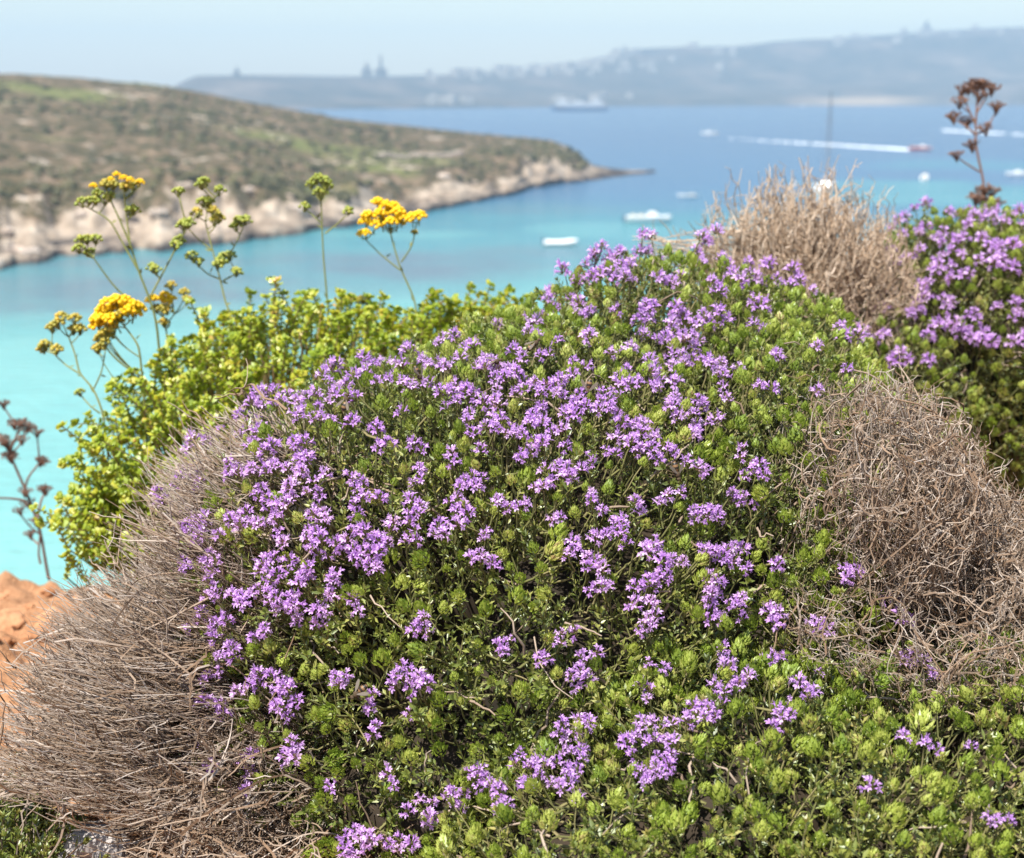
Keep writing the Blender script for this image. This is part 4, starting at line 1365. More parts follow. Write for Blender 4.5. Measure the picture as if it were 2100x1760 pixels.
# ---- weeds at the lower left, one mass
b = Buf()
nn = 420
px, py = rk.uniform(-40, 120, nn), rk.uniform(1610, 1790, nn)
pts, axs = [], []
for a, c_ in zip(px, py):
    if a > 95 - (c_ - 1610) * .05 and rk.random() < .7:
        continue
    r_ = ray(a, c_)
    t = (ground_z(0, 1.25) - CAMZ) / r_[2]
    x, y = (CAM + r_ * t)[:2]
    pts.append((x, y, soil_z(x, y)))
    axs.append(nrm(np.array([0, 0, .8]) + rk.normal(size=3) * .5))
pts, axs = np.array(pts), np.array(axs)
R = frames(axs, rk.uniform(0, 6.3, len(pts)))
kd = rk.integers(0, len(SPR_T), len(pts))
for i in range(len(SPR_T)):
    q = kd == i
    instance(b, SPR_T[i], pts[q], R[q], rk.uniform(.8, 1.5, q.sum()), rk.uniform(.3, .9, q.sum()))
tag(b.obj('ground_cover', [MAT['leaf'], MAT['dry']]), kind='stuff')

# ---- sea
m, nt, ns, lk = new_mat('sea_water')
sh, dk = attr(nt, 'shallow'), attr(nt, 'weed')
nz = pos_noise(nt, .06, 4, .6)
ad = N(nt, 'ShaderNodeMath', _operation='MULTIPLY_ADD')
lk.new(nz, ad.inputs[0])
ad.inputs[1].default_value = .24
sub = N(nt, 'ShaderNodeMath', _operation='ADD')
lk.new(sh, sub.inputs[0])
sub.inputs[1].default_value = -.12
lk.new(sub.outputs[0], ad.inputs[2])
c = ramp(nt, ad.outputs[0], [(0.0, (.030, .075, .155)), (.3, (.030, .10, .19)), (.55, (.028, .155, .20)), (.8, (.085, .265, .27)), (1.0, (.17, .385, .36))])
nz2 = pos_noise(nt, .11, 4, .6, 40)
wk = N(nt, 'ShaderNodeMath', _operation='MULTIPLY')
lk.new(dk, wk.inputs[0])
lk.new(ramp(nt, nz2, [(.3, (.55, .55, .55)), (.6, (1, 1, 1))]), wk.inputs[1])
c = mixc(nt, wk.outputs[0], c, (.085, .13, .165))
g_ = N(nt, 'ShaderNodeNewGeometry')
b1 = N(nt, 'ShaderNodeTexNoise', Scale=.9, Detail=3.0)
mp = N(nt, 'ShaderNodeMapping')
mp.inputs['Scale'].default_value = (.6, 1.0, 1.0)
lk.new(g_.outputs['Position'], mp.inputs['Vector'])
lk.new(mp.outputs[0], b1.inputs['Vector'])
p = finish(nt, c, .22, .35, b1.outputs[0], .35)
p.inputs['IOR'].default_value = 1.33
MAT['sea'] = m
rr = np.concatenate([np.linspace(14, 420, 260), np.geomspace(424, 3900, 60)])
az = np.radians(np.linspace(-60, 60, 260))
RR, AZ = np.meshgrid(rr, az, indexing='ij')
X, Y = RR * np.sin(AZ), RR * np.cos(AZ)
u, v, w = to_px(np.stack([X, Y, np.zeros_like(X)], -1))


def soft(cx, cy, rx, ry, p=1.0, warp=.35, seed=0):
    """a soft patch of sea floor centred where the ray through (cx, cy) meets the water, sizes in metres"""
    c0, c1_, c2_ = on_sea(cx, cy), on_sea(cx, cy - ry), on_sea(cx, cy + ry)
    ly = np.hypot(*(c1_ - c2_)[:2]) / 2
    lx = rx / F * np.hypot(c0[0], c0[1])
    d = np.sqrt(((X - c0[0]) / lx) ** 2 + ((Y - c0[1]) / ly) ** 2)
    d = d + warp * fbm2(X / 18, Y / 18, 3, seed)
    return p * np.clip(1.4 - d, 0, 1) ** 1.2


depth = RR + 14 * fbm2(X / 40, Y / 40, 3, 2)
sh = np.interp(depth, [14, 75, 128, 150, 190, 235, 265, 300, 380, 700], [1.0, 1.0, .92, .85, .68, .62, .55, .36, .24, .05])
sh = np.maximum(sh, soft(800, 480, 330, 22, .72, .3, 3))
sh = np.maximum(sh, soft(1250, 470, 350, 40, .70, .3, 4))
sh = np.maximum(sh, soft(1950, 400, 420, 45, .62, .3, 5))
sh = np.maximum(sh, soft(2000, 340, 300, 18, .44, .3, 5))
wd = soft(250, 590, 560, 40, .85, .35, 11)
wd = np.maximum(wd, soft(250, 540, 420, 14, .6, .35, 21))
wd = np.maximum(wd, soft(860, 545, 360, 34, .95, .35, 12))
wd = np.maximum(wd, soft(60, 610, 300, 40, .8, .35, 14))
wd = np.maximum(wd, soft(1050, 520, 240, 18, .7, .35, 13))
wd = np.maximum(wd, soft(1130, 430, 160, 10, .35, .35, 15))
sea = grid_mesh('sea', np.stack([X, Y, np.zeros_like(X)], -1), [MAT['sea']], {'shallow': sh, 'weed': np.clip(wd, 0, 1)})
tag(sea, kind='structure')

# ---- headland
m, nt, ns, lk = new_mat('garrigue_headland')
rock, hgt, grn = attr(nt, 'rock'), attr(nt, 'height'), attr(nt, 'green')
na, nb, nc = pos_noise(nt, .16, 7, .68), pos_noise(nt, .32, 5, .6, 9), pos_noise(nt, .035, 4, .55, 31)
veg = ramp(nt, nb, [(.3, (.034, .033, .015)), (.45, (.07, .06, .03)), (.56, (.125, .09, .054)), (.68, (.27, .195, .135))])
veg = mixc(nt, grn, veg, (.14, .17, .045))
bare = ramp(nt, na, [(.34, (.09, .07, .055)), (.46, (.25, .195, .145)), (.58, (.37, .30, .23)), (.72, (.50, .43, .355))])
mk = N(nt, 'ShaderNodeMath', _operation='ADD')
lk.new(na, mk.inputs[0])
lk.new(rock, mk.inputs[1])
mk2 = N(nt, 'ShaderNodeMath', _operation='MULTIPLY_ADD')
lk.new(nc, mk2.inputs[0])
mk2.inputs[1].default_value = .5
lk.new(mk.outputs[0], mk2.inputs[2])
fac = ramp(nt, mk2.outputs[0], [(.84, (0, 0, 0)), (.93, (1, 1, 1))])
c = mixc(nt, fac, veg, bare)
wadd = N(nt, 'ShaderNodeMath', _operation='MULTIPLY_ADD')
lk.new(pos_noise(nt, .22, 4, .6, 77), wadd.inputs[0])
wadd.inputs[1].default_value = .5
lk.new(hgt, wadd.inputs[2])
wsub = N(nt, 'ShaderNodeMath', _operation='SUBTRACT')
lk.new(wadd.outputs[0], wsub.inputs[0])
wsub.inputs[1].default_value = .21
ledge_shade = ramp(nt, wsub.outputs[0], [(.03, (1, 1, 1)), (.10, (.8, .8, .8)), (.18, (0, 0, 0))])  # under-ledge shade painted as a dark band on the wet shore rock
c = mixc(nt, ledge_shade, c, (.035, .03, .03))
finish(nt, c, .95, .1)
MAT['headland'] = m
cu = np.linspace(-1300, 1345, 420)
SHX = [-1300, -600, 0, 250, 420, 560, 640, 760, 860, 930, 1000, 1100, 1210, 1290, 1345]
SHR = [120, 160, 196, 208, 217, 228, 238, 258, 270, 285, 305, 338, 372, 395, 403]
RGX = [-1300, -600, 0, 165, 330, 500, 620, 700, 800, 900, 1000, 1070, 1130, 1165, 1190, 1215, 1260, 1345]
RGY = [128, 135, 152, 158, 176, 207, 229, 244, 256, 268, 278, 282, 288, 303, 318, 342, 350, 357]
RGR = [380, 400, 420, 425, 430, 432, 432, 432, 432, 430, 428, 427, 425, 422, 418, 414, 410, 409]
sr = np.interp(cu, SHX, SHR) + 6.5 * fbm2(cu / 55, cu * 0, 5, 3)
rg = np.maximum(np.interp(cu, RGX, RGR), sr + 5)
ang = np.array([math.atan2(ray(a, 300)[0], ray(a, 300)[1]) for a in cu])


def px_height(px_, py_, r):
    q = ray(px_, py_)
    return CAMZ + q[2] / math.hypot(q[0], q[1]) * r


Hr = np.array([max(.6, px_height(a, np.interp(a, RGX, RGY), r)) for a, r in zip(cu, rg)])
tt = np.concatenate([np.linspace(-.06, .14, 46)[:-1], np.linspace(.14, 1, 100)[:-1], np.linspace(1, 2.0, 30)])
T, I = np.meshgrid(tt, np.arange(len(cu)), indexing='ij')
SR, RG, HR, AN = sr[I], rg[I], Hr[I], ang[I]
R_ = SR + (RG - SR) * T
X, Y = R_ * np.sin(AN), R_ * np.cos(AN)
cliffH = np.minimum(HR * .55, 3.6 + 1.6 * fbm2(X / 25, Y / 25, 3, 8))
wdt = (RG - SR)
m_ = T * wdt                                    # metres from the waterline
ledge = cliffH * (.33 * np.clip((m_ + .3) / 1.0, 0, 1) + .30 * np.clip((m_ - 6 - 2 * fbm2(X / 9, Y / 9, 2, 4)) / 2.5, 0, 1) + .37 * np.clip((m_ - 15 - 4 * fbm2(X / 14, Y / 14, 2, 5)) / 5, 0, 1))
body = cliffH + (HR - cliffH) * np.clip(T, 0, 1) ** .85
mixk = np.clip((m_ - 14) / 10, 0, 1)
Zh = ledge * (1 - mixk) + np.maximum(ledge, body) * mixk
Zh = np.where(T > 1, HR * np.clip(1 - ((T - 1) / 1.0) ** 1.5 * 1.15, -.3, 1), Zh)
Zh = np.where(m_ < 0, np.minimum(m_ * .8, 0) - .3, Zh)
fade = np.clip(m_ / 8, 0, 1) * np.clip(HR / 8, .1, 1) * np.clip(1 - (T - 1) * 1.5, .2, 1)
rough = np.clip(1.2 - m_ / 45, .12, 1)
Zh += fade * (1.0 * fbm2(X / 22, Y / 22, 4, 6) + 1.5 * rough * fbm2(X / 3.2, Y / 3.2, 4, 7) + 1.6 * rough * fbm2(X / 10, Y / 10, 2, 27)) * np.where(T > .85, .5, 1)
rockA = .5 * np.clip(1.1 - m_ / (20 + 14 * fbm2(X / 30, Y / 30, 2, 17)), 0, 1) + .22 * np.clip((u_ := np.broadcast_to(cu[I], X.shape)) / 260 - 3.9, 0, 1) - .02
rockA = rockA - .10 * np.clip((T - .8) * 4, 0, 1)
grnA = np.clip(fbm2(X / 28, Y / 28, 3, 44) * 1.0 - .22 + .40 * np.clip(1 - np.abs(u_ - 150) / 350, 0, 1) * np.clip((T - .55) * 4, 0, 1), 0, .55)
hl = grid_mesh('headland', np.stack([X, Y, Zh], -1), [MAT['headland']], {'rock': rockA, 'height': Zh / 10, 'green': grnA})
tag(hl, kind='structure')
# shrubs that cover the headland: one mass
b = Buf()
rq = np.random.default_rng(81)
MAT['scrub'] = mat_leaf('scrub_green', [(0, (.032, .036, .016)), (.5, (.07, .066, .028)), (1, (.14, .12, .055))], .15, .02, island=.5)
ii = rq.integers(30, 150, 9000)
jj = rq.integers(0, len(cu) - 12, 9000)
V0 = ICO1[0]
Tm = []
for i in range(6):
    V = V0 * (1 + .35 * fbm(V0 * 2 + i * 9, 2, i))[:, None] * np.array([1, 1, .65])
    Tm.append((V, [(ICO1[1], 0)]))
dens = fbm2(X[ii, jj] / 20, Y[ii, jj] / 20, 3, 55)
q = (rq.random(9000) < np.clip(.42 + .9 * dens, .03, 1)) & (m_[ii, jj] > 18) & (Zh[ii, jj] > 2.5) & (tt[ii] < 1.06)
ii, jj = ii[q], jj[q]
Pp = np.stack([X[ii, jj], Y[ii, jj], Zh[ii, jj]], -1) + rq.normal(size=(len(ii), 3)) * np.array([.6, .6, 0])
Rz = frames(np.tile([[0, 0, 1.0]], (len(ii), 1)), rq.uniform(0, 6.3, len(ii)))
kd = rq.integers(0, 6, len(ii))
sz = rq.uniform(.35, 1.0, len(ii)) ** 1.3 * 1.35 * np.where(tt[ii] > .9, .55, 1)
for i in range(6):
    q = kd == i
    instance(b, Tm[i], Pp[q], Rz[q], sz[q], rq.uniform(0, 1, q.sum()))
tag(b.obj('scrub', [MAT['scrub']], None, True), kind='stuff')
# boulders along its shore
MAT['boulder'] = mat_bark('shore_boulder', [(.2, (.34, .26, .2)), (.8, (.56, .46, .38))], .9)
bm_ = []
for i in range(4):
    b = Buf()
    blob(b, (0, 0, 0), (1, .8, .55), 0, ICO3, .35, 60 + i, freq=1.5)
    bm_.append(b.mesh('boulder', [MAT['boulder']]))
for k in range(34):
    j = int(rq.integers(150, len(cu) - 30))
    i = int(rq.choice(np.where((tt * (rg[j] - sr[j]) > 1) & (tt * (rg[j] - sr[j]) < 26))[0]))
    o = link('boulder', bm_[k % 4])
    s = rq.uniform(.5, 1.3)
    o.scale = (s * rq.uniform(.9, 1.5), s, s)
    o.rotation_euler = (0, 0, rq.uniform(0, 6))
    o.location = (X[i, j], Y[i, j], Zh[i, j] + .1 * s)
    tag(o, 'weathered boulder on the rocky shore of the headland across the bay', 'boulder', 'boulders along the headland shore')
# a dry-stone field wall on the slope
MAT['drystone'] = mat_bark('dry_stone', [(.2, (.33, .27, .22)), (.8, (.5, .42, .35))], 2.5)
b = Buf()
for k in range(46):
    a = 770 + k * 4.0
    j = int(np.argmin(abs(cu - a)))
    i = int(np.argmin(abs(tt - (.42 + .0006 * k))))
    for z in range(2):
        blob(b, (X[i, j] + rq.normal() * .1, Y[i, j] + rq.normal() * .15, Zh[i, j] + .25 + .5 * z), (.62, .38, .36), 0, ICO1, .25, k * 2 + z)
tag(b.obj('field_wall', [MAT['drystone']]), 'low grey dry stone wall crossing the scrub of the headland', 'wall')

# ---- far island
m, nt, ns, lk = new_mat('far_hillside')
na, nb = pos_noise(nt, .009, 6, .6), pos_noise(nt, .03, 5, .6, 50)
c = ramp(nt, na, [(.32, (.022, .026, .022)), (.47, (.04, .042, .032)), (.6, (.11, .085, .065)), (.75, (.26, .2, .15))])
c = mixc(nt, .35, c, ramp(nt, nb, [(.35, (.02, .024, .02)), (.65, (.17, .13, .10))]))
hg = attr(nt, 'beach')
c = mixc(nt, hg, c, (.36, .27, .18))
finish(nt, c, .95, .1)
MAT['far'] = m
fu = np.linspace(280, 2700, 420)
FX = [280, 350, 380, 405, 520, 700, 820, 950, 1050, 1120, 1180, 1240, 1285, 1400, 1500, 1700, 1850, 2000, 2100, 2400, 2700]
FY = [192, 182, 166, 156, 154, 156, 156, 152, 148, 144, 134, 114, 102, 97, 93, 79, 68, 60, 55, 45, 50]
BX, BY = [280, 700, 1000, 1300, 1700, 2100, 2700], [226, 224, 221, 218, 216.5, 216, 216]
base = np.array([np.hypot(*on_sea(a, np.interp(a, BX, BY))[:2]) for a in fu])
ridge = base + np.interp(fu, [280, 900, 1300, 2100, 2700], [350, 650, 800, 900, 900])
ang2 = np.array([math.atan2(ray(a, 200)[0], ray(a, 200)[1]) for a in fu])
Hf = np.array([px_height(a, np.interp(a, FX, FY), r) for a, r in zip(fu, ridge)])
ft = np.concatenate([np.linspace(-.05, .2, 30)[:-1], np.linspace(.2, 1, 60)[:-1], np.linspace(1, 1.3, 16)])
T2, I2 = np.meshgrid(ft, np.arange(len(fu)), indexing='ij')
Rf = base[I2] + (ridge - base)[I2] * T2
X2, Y2 = Rf * np.sin(ang2[I2]), Rf * np.cos(ang2[I2])
n_ = fbm2(X2 / 160, Y2 / 160, 4, 90)
prof = np.clip(.07 * np.clip(T2 / .02, 0, 1) + .55 * np.clip(T2, 0, 1) ** .9 + .38 * np.clip((T2 - .35 - .12 * n_) / .35, 0, 1) ** 1.1, 0, 1)
Z2 = Hf[I2] * prof
Z2 = np.where(T2 > 1, Hf[I2] * (1 - .35 * (T2 - 1)), Z2)
Z2 += np.clip(T2 * 6, 0, 1) * np.where(T2 > .93, .25, 1) * 9 * n_ * np.clip(Hf[I2] / 90, .3, 1)
Z2 = np.where(T2 < 0, -3, Z2)
bch = .8 * np.clip(1.3 - np.abs(fu[I2] - 1770) / 120, 0, 1) * (T2 < .035) * (T2 > 0)
fo = grid_mesh('far_hills', np.stack([X2, Y2, Z2], -1), [MAT['far']], {'beach': np.clip(bch, 0, 1)})
tag(fo, kind='structure')


def far_pos(a, t):
    j = int(np.argmin(abs(fu - a)))
    i = int(np.argmin(abs(ft - t)))
    return np.array([X2[i, j], Y2[i, j], Z2[i, j]])


# houses of the far towns
MAT['house'] = mat_plain('pale_house_wall', (.40, .355, .30), .9, .1, .12, .2)
MAT['window'] = mat_plain('dark_window', (.05, .06, .07), .2, .5, .1, .5)
MAT['white'] = mat_plain('white_gelcoat', (.80, .80, .79), .25, .5, .04, 2)
hm = []
for i in range(4):
    b = Buf()
    w_, d_, h_ = [(12, 10, 8), (16, 11, 7), (10, 10, 11), (20, 12, 9)][i]
    box(b, (0, 0, h_ / 2 - 1), (w_, d_, h_ + 2))
    for s in (-1, 1):
        box(b, (0, s * (d_ / 2 - .2), h_ + .45), (w_, .4, .9))
        box(b, (s * (w_ / 2 - .2), 0, h_ + .45), (.4, d_ - .8, .9))
    box(b, (w_ * .2, d_ * .1, h_ + 1.4), (w_ * .3, d_ * .35, 2.8))
    for fl in range(int(h_ // 3.4)):
        for kx in range(int(w_ // 3.6)):
            box(b, (-w_ / 2 + 2.2 + kx * 3.4, -d_ / 2 - .02, 1.9 + fl * 3.3), (1.1, .16, 1.5), 1)
    hm.append(b.mesh('house', [MAT['house'], MAT['window']]))
rh = np.random.default_rng(91)


def house(a, t, label, group, s=1.0):
    p_ = far_pos(a, t)
    o = link('house', hm[int(rh.integers(4))])
    o.location = p_
    o.scale = (s, s, s)
    o.rotation_euler = (0, 0, -math.atan2(p_[0], p_[1]) + rh.uniform(-.5, .5))
    tag(o, label, 'house', group)


for k in range(84):
    a = rh.triangular(830, 1120, 1330) if k < 62 else rh.uniform(1180, 1560)
    house(a, rh.uniform(.62, 1.0) if k < 62 else rh.uniform(.5, .9), 'pale flat roofed house in the hazy town along the far ridge', 'houses of the far ridge town', rh.uniform(.8, 1.35))
for k in range(16):
    house(rh.uniform(870, 965) if k < 9 else rh.uniform(1130, 1330), rh.uniform(.03, .1), 'white waterfront house in the far harbour at the foot of the hills', 'houses of the far harbour', rh.uniform(.8, 1.2))
for k in range(12):
    house(rh.uniform(1680, 2080), rh.uniform(.65, 1.0), 'pale house scattered on the high ridge at the far right', 'houses on the high right ridge', rh.uniform(.9, 1.3))


MAT['church'] = mat_plain('shaded_church_stone', (.13, .12, .11), .9, .1, .12, .2)  # stone colour darkened to stand in for its shaded, backlit side


def church(a, t, label, kind, s=1.0):
    p_ = far_pos(a, t)
    root = thing('church', label, 'church', tuple(p_), -math.atan2(p_[0], p_[1]))
    b = Buf()
    box(b, (0, 0, 5 * s), (22 * s, 14 * s, 16 * s))
    box(b, (0, 0, 14.2 * s), (18 * s, 10 * s, 2.4 * s), 0, 0, .6)
    b.obj('nave', [MAT['church']], root)
    dm = Buf()
    V, q_, t_ = uvs(16, 9)
    if kind == 'dome':
        box(dm, (0, 0, 17 * s), (9 * s, 9 * s, 5 * s))
        dm.add(V * np.array([5.5, 5.5, 7]) * s + np.array([0, 0, 19.5 * s]), q_)
        dm.add(V * np.array([5.5, 5.5, 7]) * s + np.array([0, 0, 19.5 * s]), t_)
        tubes(dm, np.array([[[0, 0, 26 * s], [0, 0, 28 * s], [0, 0, 31 * s]]]), np.array([[1.3 * s, 1.1 * s, .2]]), 8)
        dm.obj('dome', [MAT['church']], root)
    else:
        for z0, z1, w0 in ((0, 22, 6.2), (22, 30, 5.0), (30, 34, 4.0)):
            box(dm, (0, -5 * s, (z0 + z1) / 2 * s), (w0 * s, w0 * s, (z1 - z0) * s))
        tubes(dm, np.array([[[0, -5 * s, 34 * s], [0, -5 * s, 37 * s], [0, -5 * s, 41 * s]]]), np.array([[1.8 * s, 1.2 * s, .15]]), 8)
        tw = dm.obj('bell_tower', [MAT['church']], root)
        wn = Buf()
        for z in (14, 25.5):
            box(wn, (0, -5 * s - (2.75 if z < 20 else 2.25) * s, z * s), (1.5 * s, .3, 3.4 * s))
        wn.obj('window', [MAT['window']], tw)


church(755, .97, 'squat domed church silhouette left of the tall bell tower on the far ridge', 'dome', .85)
church(783, .97, 'church with a tall bell tower on the far ridge skyline', 'tower', 1.0)
church(490, .97, 'small lone domed building on the skyline at the left end of the far ridge', 'dome', .5)
church(1890, .99, 'large domed church on the highest ridge at upper right', 'dome', .95)
# ================================================================ boats
MAT['red'] = mat_plain('red_hull', (.62, .10, .08), .3, .5, .05, 2)
MAT['navy'] = mat_plain('dark_blue_trim', (.05, .10, .16), .35, .5, .1, 2)
MAT['grey'] = mat_plain('grey_rubber', (.42, .44, .45), .6, .3, .08, 3)
MAT['shipblue'] = mat_plain('ferry_blue_hull', (.07, .16, .30), .4, .4, .05, .2)
MAT['glass'] = mat_plain('tinted_glass', (.03, .04, .05), .08, .6, .1, 2)
MAT['foam'] = mat_plain('white_foam', (.80, .83, .85), .9, .1, .15, 1.2)
MAT['sail'] = mat_plain('furled_canvas', (.30, .34, .42), .8, .1, .1, 3)
MAT['alu'] = mat_plain('mast_metal', (.16, .18, .22), .4, .5, .05, 2)
MAT['cushion'] = mat_plain('cream_cushion', (.68, .62, .5), .8, .1, .06, 3)


def hull(L, Bm, H, draft=.35, sheer=.25, stern=.9):
    b = Buf()
    k = 15
    sec = []
    for i in range(k):
        t = i / (k - 1)
        wd = Bm / 2 * (stern + (1 - stern) * math.sin(min(1, t * 2.2) * math.pi / 2)) * (1 - max(0, (t - .45) / .55) ** 2.2)
        wd = max(wd, .02)
        top = H + sheer * max(0, (t - .3) / .7) ** 2
        kl = -draft * (1 - max(0, (t - .6) / .4) ** 2 * 1.2)
        x = -L / 2 + L * t
        xb = x - (max(0, (t - .7) / .3) ** 2) * .08 * L
        prof = [(0, kl, xb), (wd * .62, kl * .35, xb), (wd * .88, top * .35, xb * .5 + x * .5), (wd, top, x), (wd * .86, top + .02, x), (wd * .82, top - .12, x)]
        sec.append([(xx, y, z) for y, z, xx in prof] + [(xx, -y, z) for y, z, xx in reversed(prof[1:])])
    S = np.array(sec)
    n = S.shape[1]
    idx = np.arange(k * n).reshape(k, n)
    Fq = np.stack([idx[:-1], idx[1:], np.roll(idx, -1, 1)[1:], np.roll(idx, -1, 1)[:-1]], -1)
    b.add(S.reshape(-1, 3), Fq.reshape(-1, 4))
    b.F.append(idx[0][None, :])
    b.M.append(np.zeros(1, np.int32))
    return b


def boat(name, label, cat, px, py, L, head, build, rz_extra=0):
    p_ = on_sea(px, py)
    root = thing(name, label, cat, (p_[0], p_[1], .02), math.radians(head))
    build(root, L)
    return root


def b_motor(col='white', cabin=True):
    def f(root, L):
        k = L / 7.0
        hull(L, 2.3 * k, .85 * k).obj('hull', [MAT[col]], root, False)
        b = Buf()
        box(b, (-.2 * k, 0, .72 * k), (L * .82, 1.7 * k, .06 * k), 0, 0, .98)
        box(b, (2.0 * k, 0, .86 * k), (2.2 * k, 1.2 * k, .26 * k), 0, 0, .7)
        b.obj('deck', [MAT['white']], root)
        if cabin:
            b = Buf()
            box(b, (.5 * k, 0, 1.15 * k), (1.5 * k, 1.45 * k, .8 * k), 0, 0, .78)
            b.obj('console', [MAT['white']], root)
            b = Buf()
            box(b, (1.05 * k, 0, 1.62 * k), (.12 * k, 1.3 * k, .5 * k), 0, 0, .85)
            b.obj('windscreen', [MAT['glass']], root)
        b = Buf()
        box(b, (-1.2 * k, 0, .95 * k), (.6 * k, 1.4 * k, .4 * k))
        box(b, (-2.4 * k, 0, .95 * k), (.5 * k, 1.6 * k, .45 * k))
        b.obj('seat', [MAT['cushion']], root)
        b = Buf()
        box(b, (-L / 2 - .22 * k, 0, .75 * k), (.45 * k, .4 * k, .75 * k), 0, 0, .7)
        box(b, (-L / 2 - .2 * k, 0, .15 * k), (.18 * k, .16 * k, .9 * k))
        b.obj('outboard_motor', [MAT['navy']], root)
    return f


def b_dinghy(root, L):
    k = L / 4.0
    b = Buf()
    P = []
    for t in np.linspace(0, 1, 25):
        if t < .35:
            q = (-2 + t / .35 * 2.8, -.75)
        elif t > .65:
            q = (.8 - (t - .65) / .35 * 2.8, .75)
        else:
            a = (t - .35) / .3 * math.pi - math.pi / 2
            q = (.8 + 1.15 * math.cos(a), .75 * math.sin(a))
        P.append((q[0] * k, q[1] * k, .32 * k + .12 * k * max(0, q[0] - .5)))
    tubes(b, np.array([P]), .24 * k, 10)
    b.obj('tube', [MAT['white']], root, True)
    b = Buf()
    box(b, (-.3 * k, 0, .15 * k), (3.3 * k, 1.3 * k, .2 * k), 0, 0, .95)
    b.obj('hull', [MAT['grey']], root)
    b = Buf()
    box(b, (-.4 * k, 0, .5 * k), (.4 * k, 1.1 * k, .12 * k))
    b.obj('seat', [MAT['cushion']], root)
    b = Buf()
    box(b, (-2.1 * k, 0, .6 * k), (.35 * k, .3 * k, .6 * k), 0, 0, .7)
    b.obj('outboard_motor', [MAT['navy']], root)


def b_sail(root, L):
    k = L / 13.0
    hull(L, 3.8 * k, 1.2 * k, .6, .35, .75).obj('hull', [MAT['white']], root, False)
    b = Buf()
    box(b, (.2 * k, 0, 1.2 * k), (L * .8, 2.6 * k, .1 * k), 0, 0, .95)
    b.obj('deck', [MAT['white']], root)
    b = Buf()
    box(b, (.8 * k, 0, 1.5 * k), (4.2 * k, 1.9 * k, .6 * k), 0, 0, .8)
    cb = b.obj('cabin', [MAT['white']], root)
    b = Buf()
    for s in (-1, 1):
        box(b, (.9 * k, s * .93 * k, 1.5 * k), (2.6 * k, .08 * k, .22 * k))
    b.obj('window', [MAT['glass']], cb)
    b = Buf()
    tubes(b, np.array([[[.8 * k, 0, 1.2 * k], [.8 * k, 0, 10 * k], [.8 * k, 0, 19.5 * k]]]), np.array([[.2 * k, .18 * k, .12 * k]]), 8)
    for z in (8 * k, 13.5 * k):
        tubes(b, np.array([[[.8 * k, -1.1 * k, z], [.8 * k, 0, z + .1], [.8 * k, 1.1 * k, z]]]), .05 * k, 5)
    for e in ((6.3 * k, 0), (-6.2 * k, 0), (.6 * k, 1.7 * k), (.6 * k, -1.7 * k)):
        tubes(b, np.array([[[.8 * k, 0, 18.8 * k], [(.8 * k + e[0]) / 2, e[1] / 2, 10 * k], [e[0], e[1], 1.3 * k]]]), .025 * k, 4)
    b.obj('mast', [MAT['alu']], root)
    b = Buf()
    tubes(b, np.array([[[.7 * k, 0, 2.7 * k], [-2 * k, 0, 2.75 * k], [-4.6 * k, 0, 2.7 * k]]]), np.array([[.22 * k, .26 * k, .14 * k]]), 8)
    b.obj('boom', [MAT['sail']], root)


def b_ferry(root, L):
    k = L / 70.0
    hull(L, 13 * k, 5 * k, 1.5, 1.2, .95).obj('hull', [MAT['shipblue']], root, False)
    b = Buf()
    box(b, (-1 * k, 0, 7.5 * k), (58 * k, 11 * k, 5.2 * k), 0, 0, .97)
    for x in (-20, 20):
        box(b, (x * k, 0, 11.9 * k), (12 * k, 10 * k, 3.6 * k), 0, 0, .85)
    box(b, (0, 0, 11.2 * k), (12 * k, 8 * k, 2.2 * k), 0, 0, .9)
    MAT['shipwhite'] = mat_plain('ferry_cream_paint', (.42, .43, .44), .5, .3, .06, .2)
    sp = b.obj('superstructure', [MAT['shipwhite']], root)
    b = Buf()
    for i in range(14):
        box(b, (-26 * k + i * 4 * k, -5.5 * k, 8 * k), (2 * k, .3 * k, 1.2 * k))
    b.obj('window', [MAT['glass']], sp)
    b = Buf()
    tubes(b, np.array([[[-6 * k, 0, 12 * k], [-6.3 * k, 0, 15 * k], [-6.6 * k, 0, 17.5 * k]]]), np.array([[1.8 * k, 1.7 * k, 1.5 * k]]), 10)
    b.obj('funnel', [MAT['navy']], root)


boat('motorboat', 'white motorboat moored on the turquoise water left of the upright dead bush', 'motorboat', 1331, 456, 8.2, 4, b_motor())
boat('inflatable_dinghy', 'pale inflatable dinghy with a dark outboard, nearest boat to the flowers', 'dinghy', 1149, 503, 4.9, 3, b_dinghy)
boat('motorboat', 'small pale boat further out, above the moored white motorboat', 'motorboat', 1409, 405, 4.4, -172, b_motor('white', False))
boat('speedboat', 'white speedboat far out near the left end of the long wake', 'speedboat', 1455, 277, 9.5, 172, b_motor())
boat('speedboat', 'red hulled speedboat at the right end of the long wake', 'speedboat', 1888, 308, 9.0, -4, b_motor('red'))
boat('motorboat', 'small white motorboat just left of the dried brown stalk', 'motorboat', 1896, 369, 6.5, 70, b_motor())
boat('motorboat', 'white boat cut by the right edge of the picture', 'motorboat', 2090, 362, 7.5, 176, b_motor())
boat('sailing_yacht', 'sailing yacht with a tall bare mast, hull hidden behind the upright dead bush', 'sailboat', 1693, 392, 15.0, 68, b_sail)
boat('motorboat', 'tiny white boat near the far shore left of the yacht mast', 'motorboat', 1645, 219, 14, 90, b_motor())
boat('motorboat', 'white boat half hidden behind the left twigs of the upright dead bush', 'motorboat', 1445, 504, 4.2, 10, b_motor('white', False))
boat('ferry', 'long dark hulled ferry with white superstructure before the far harbour', 'ferry', 1187, 228, 72, 180, b_ferry)


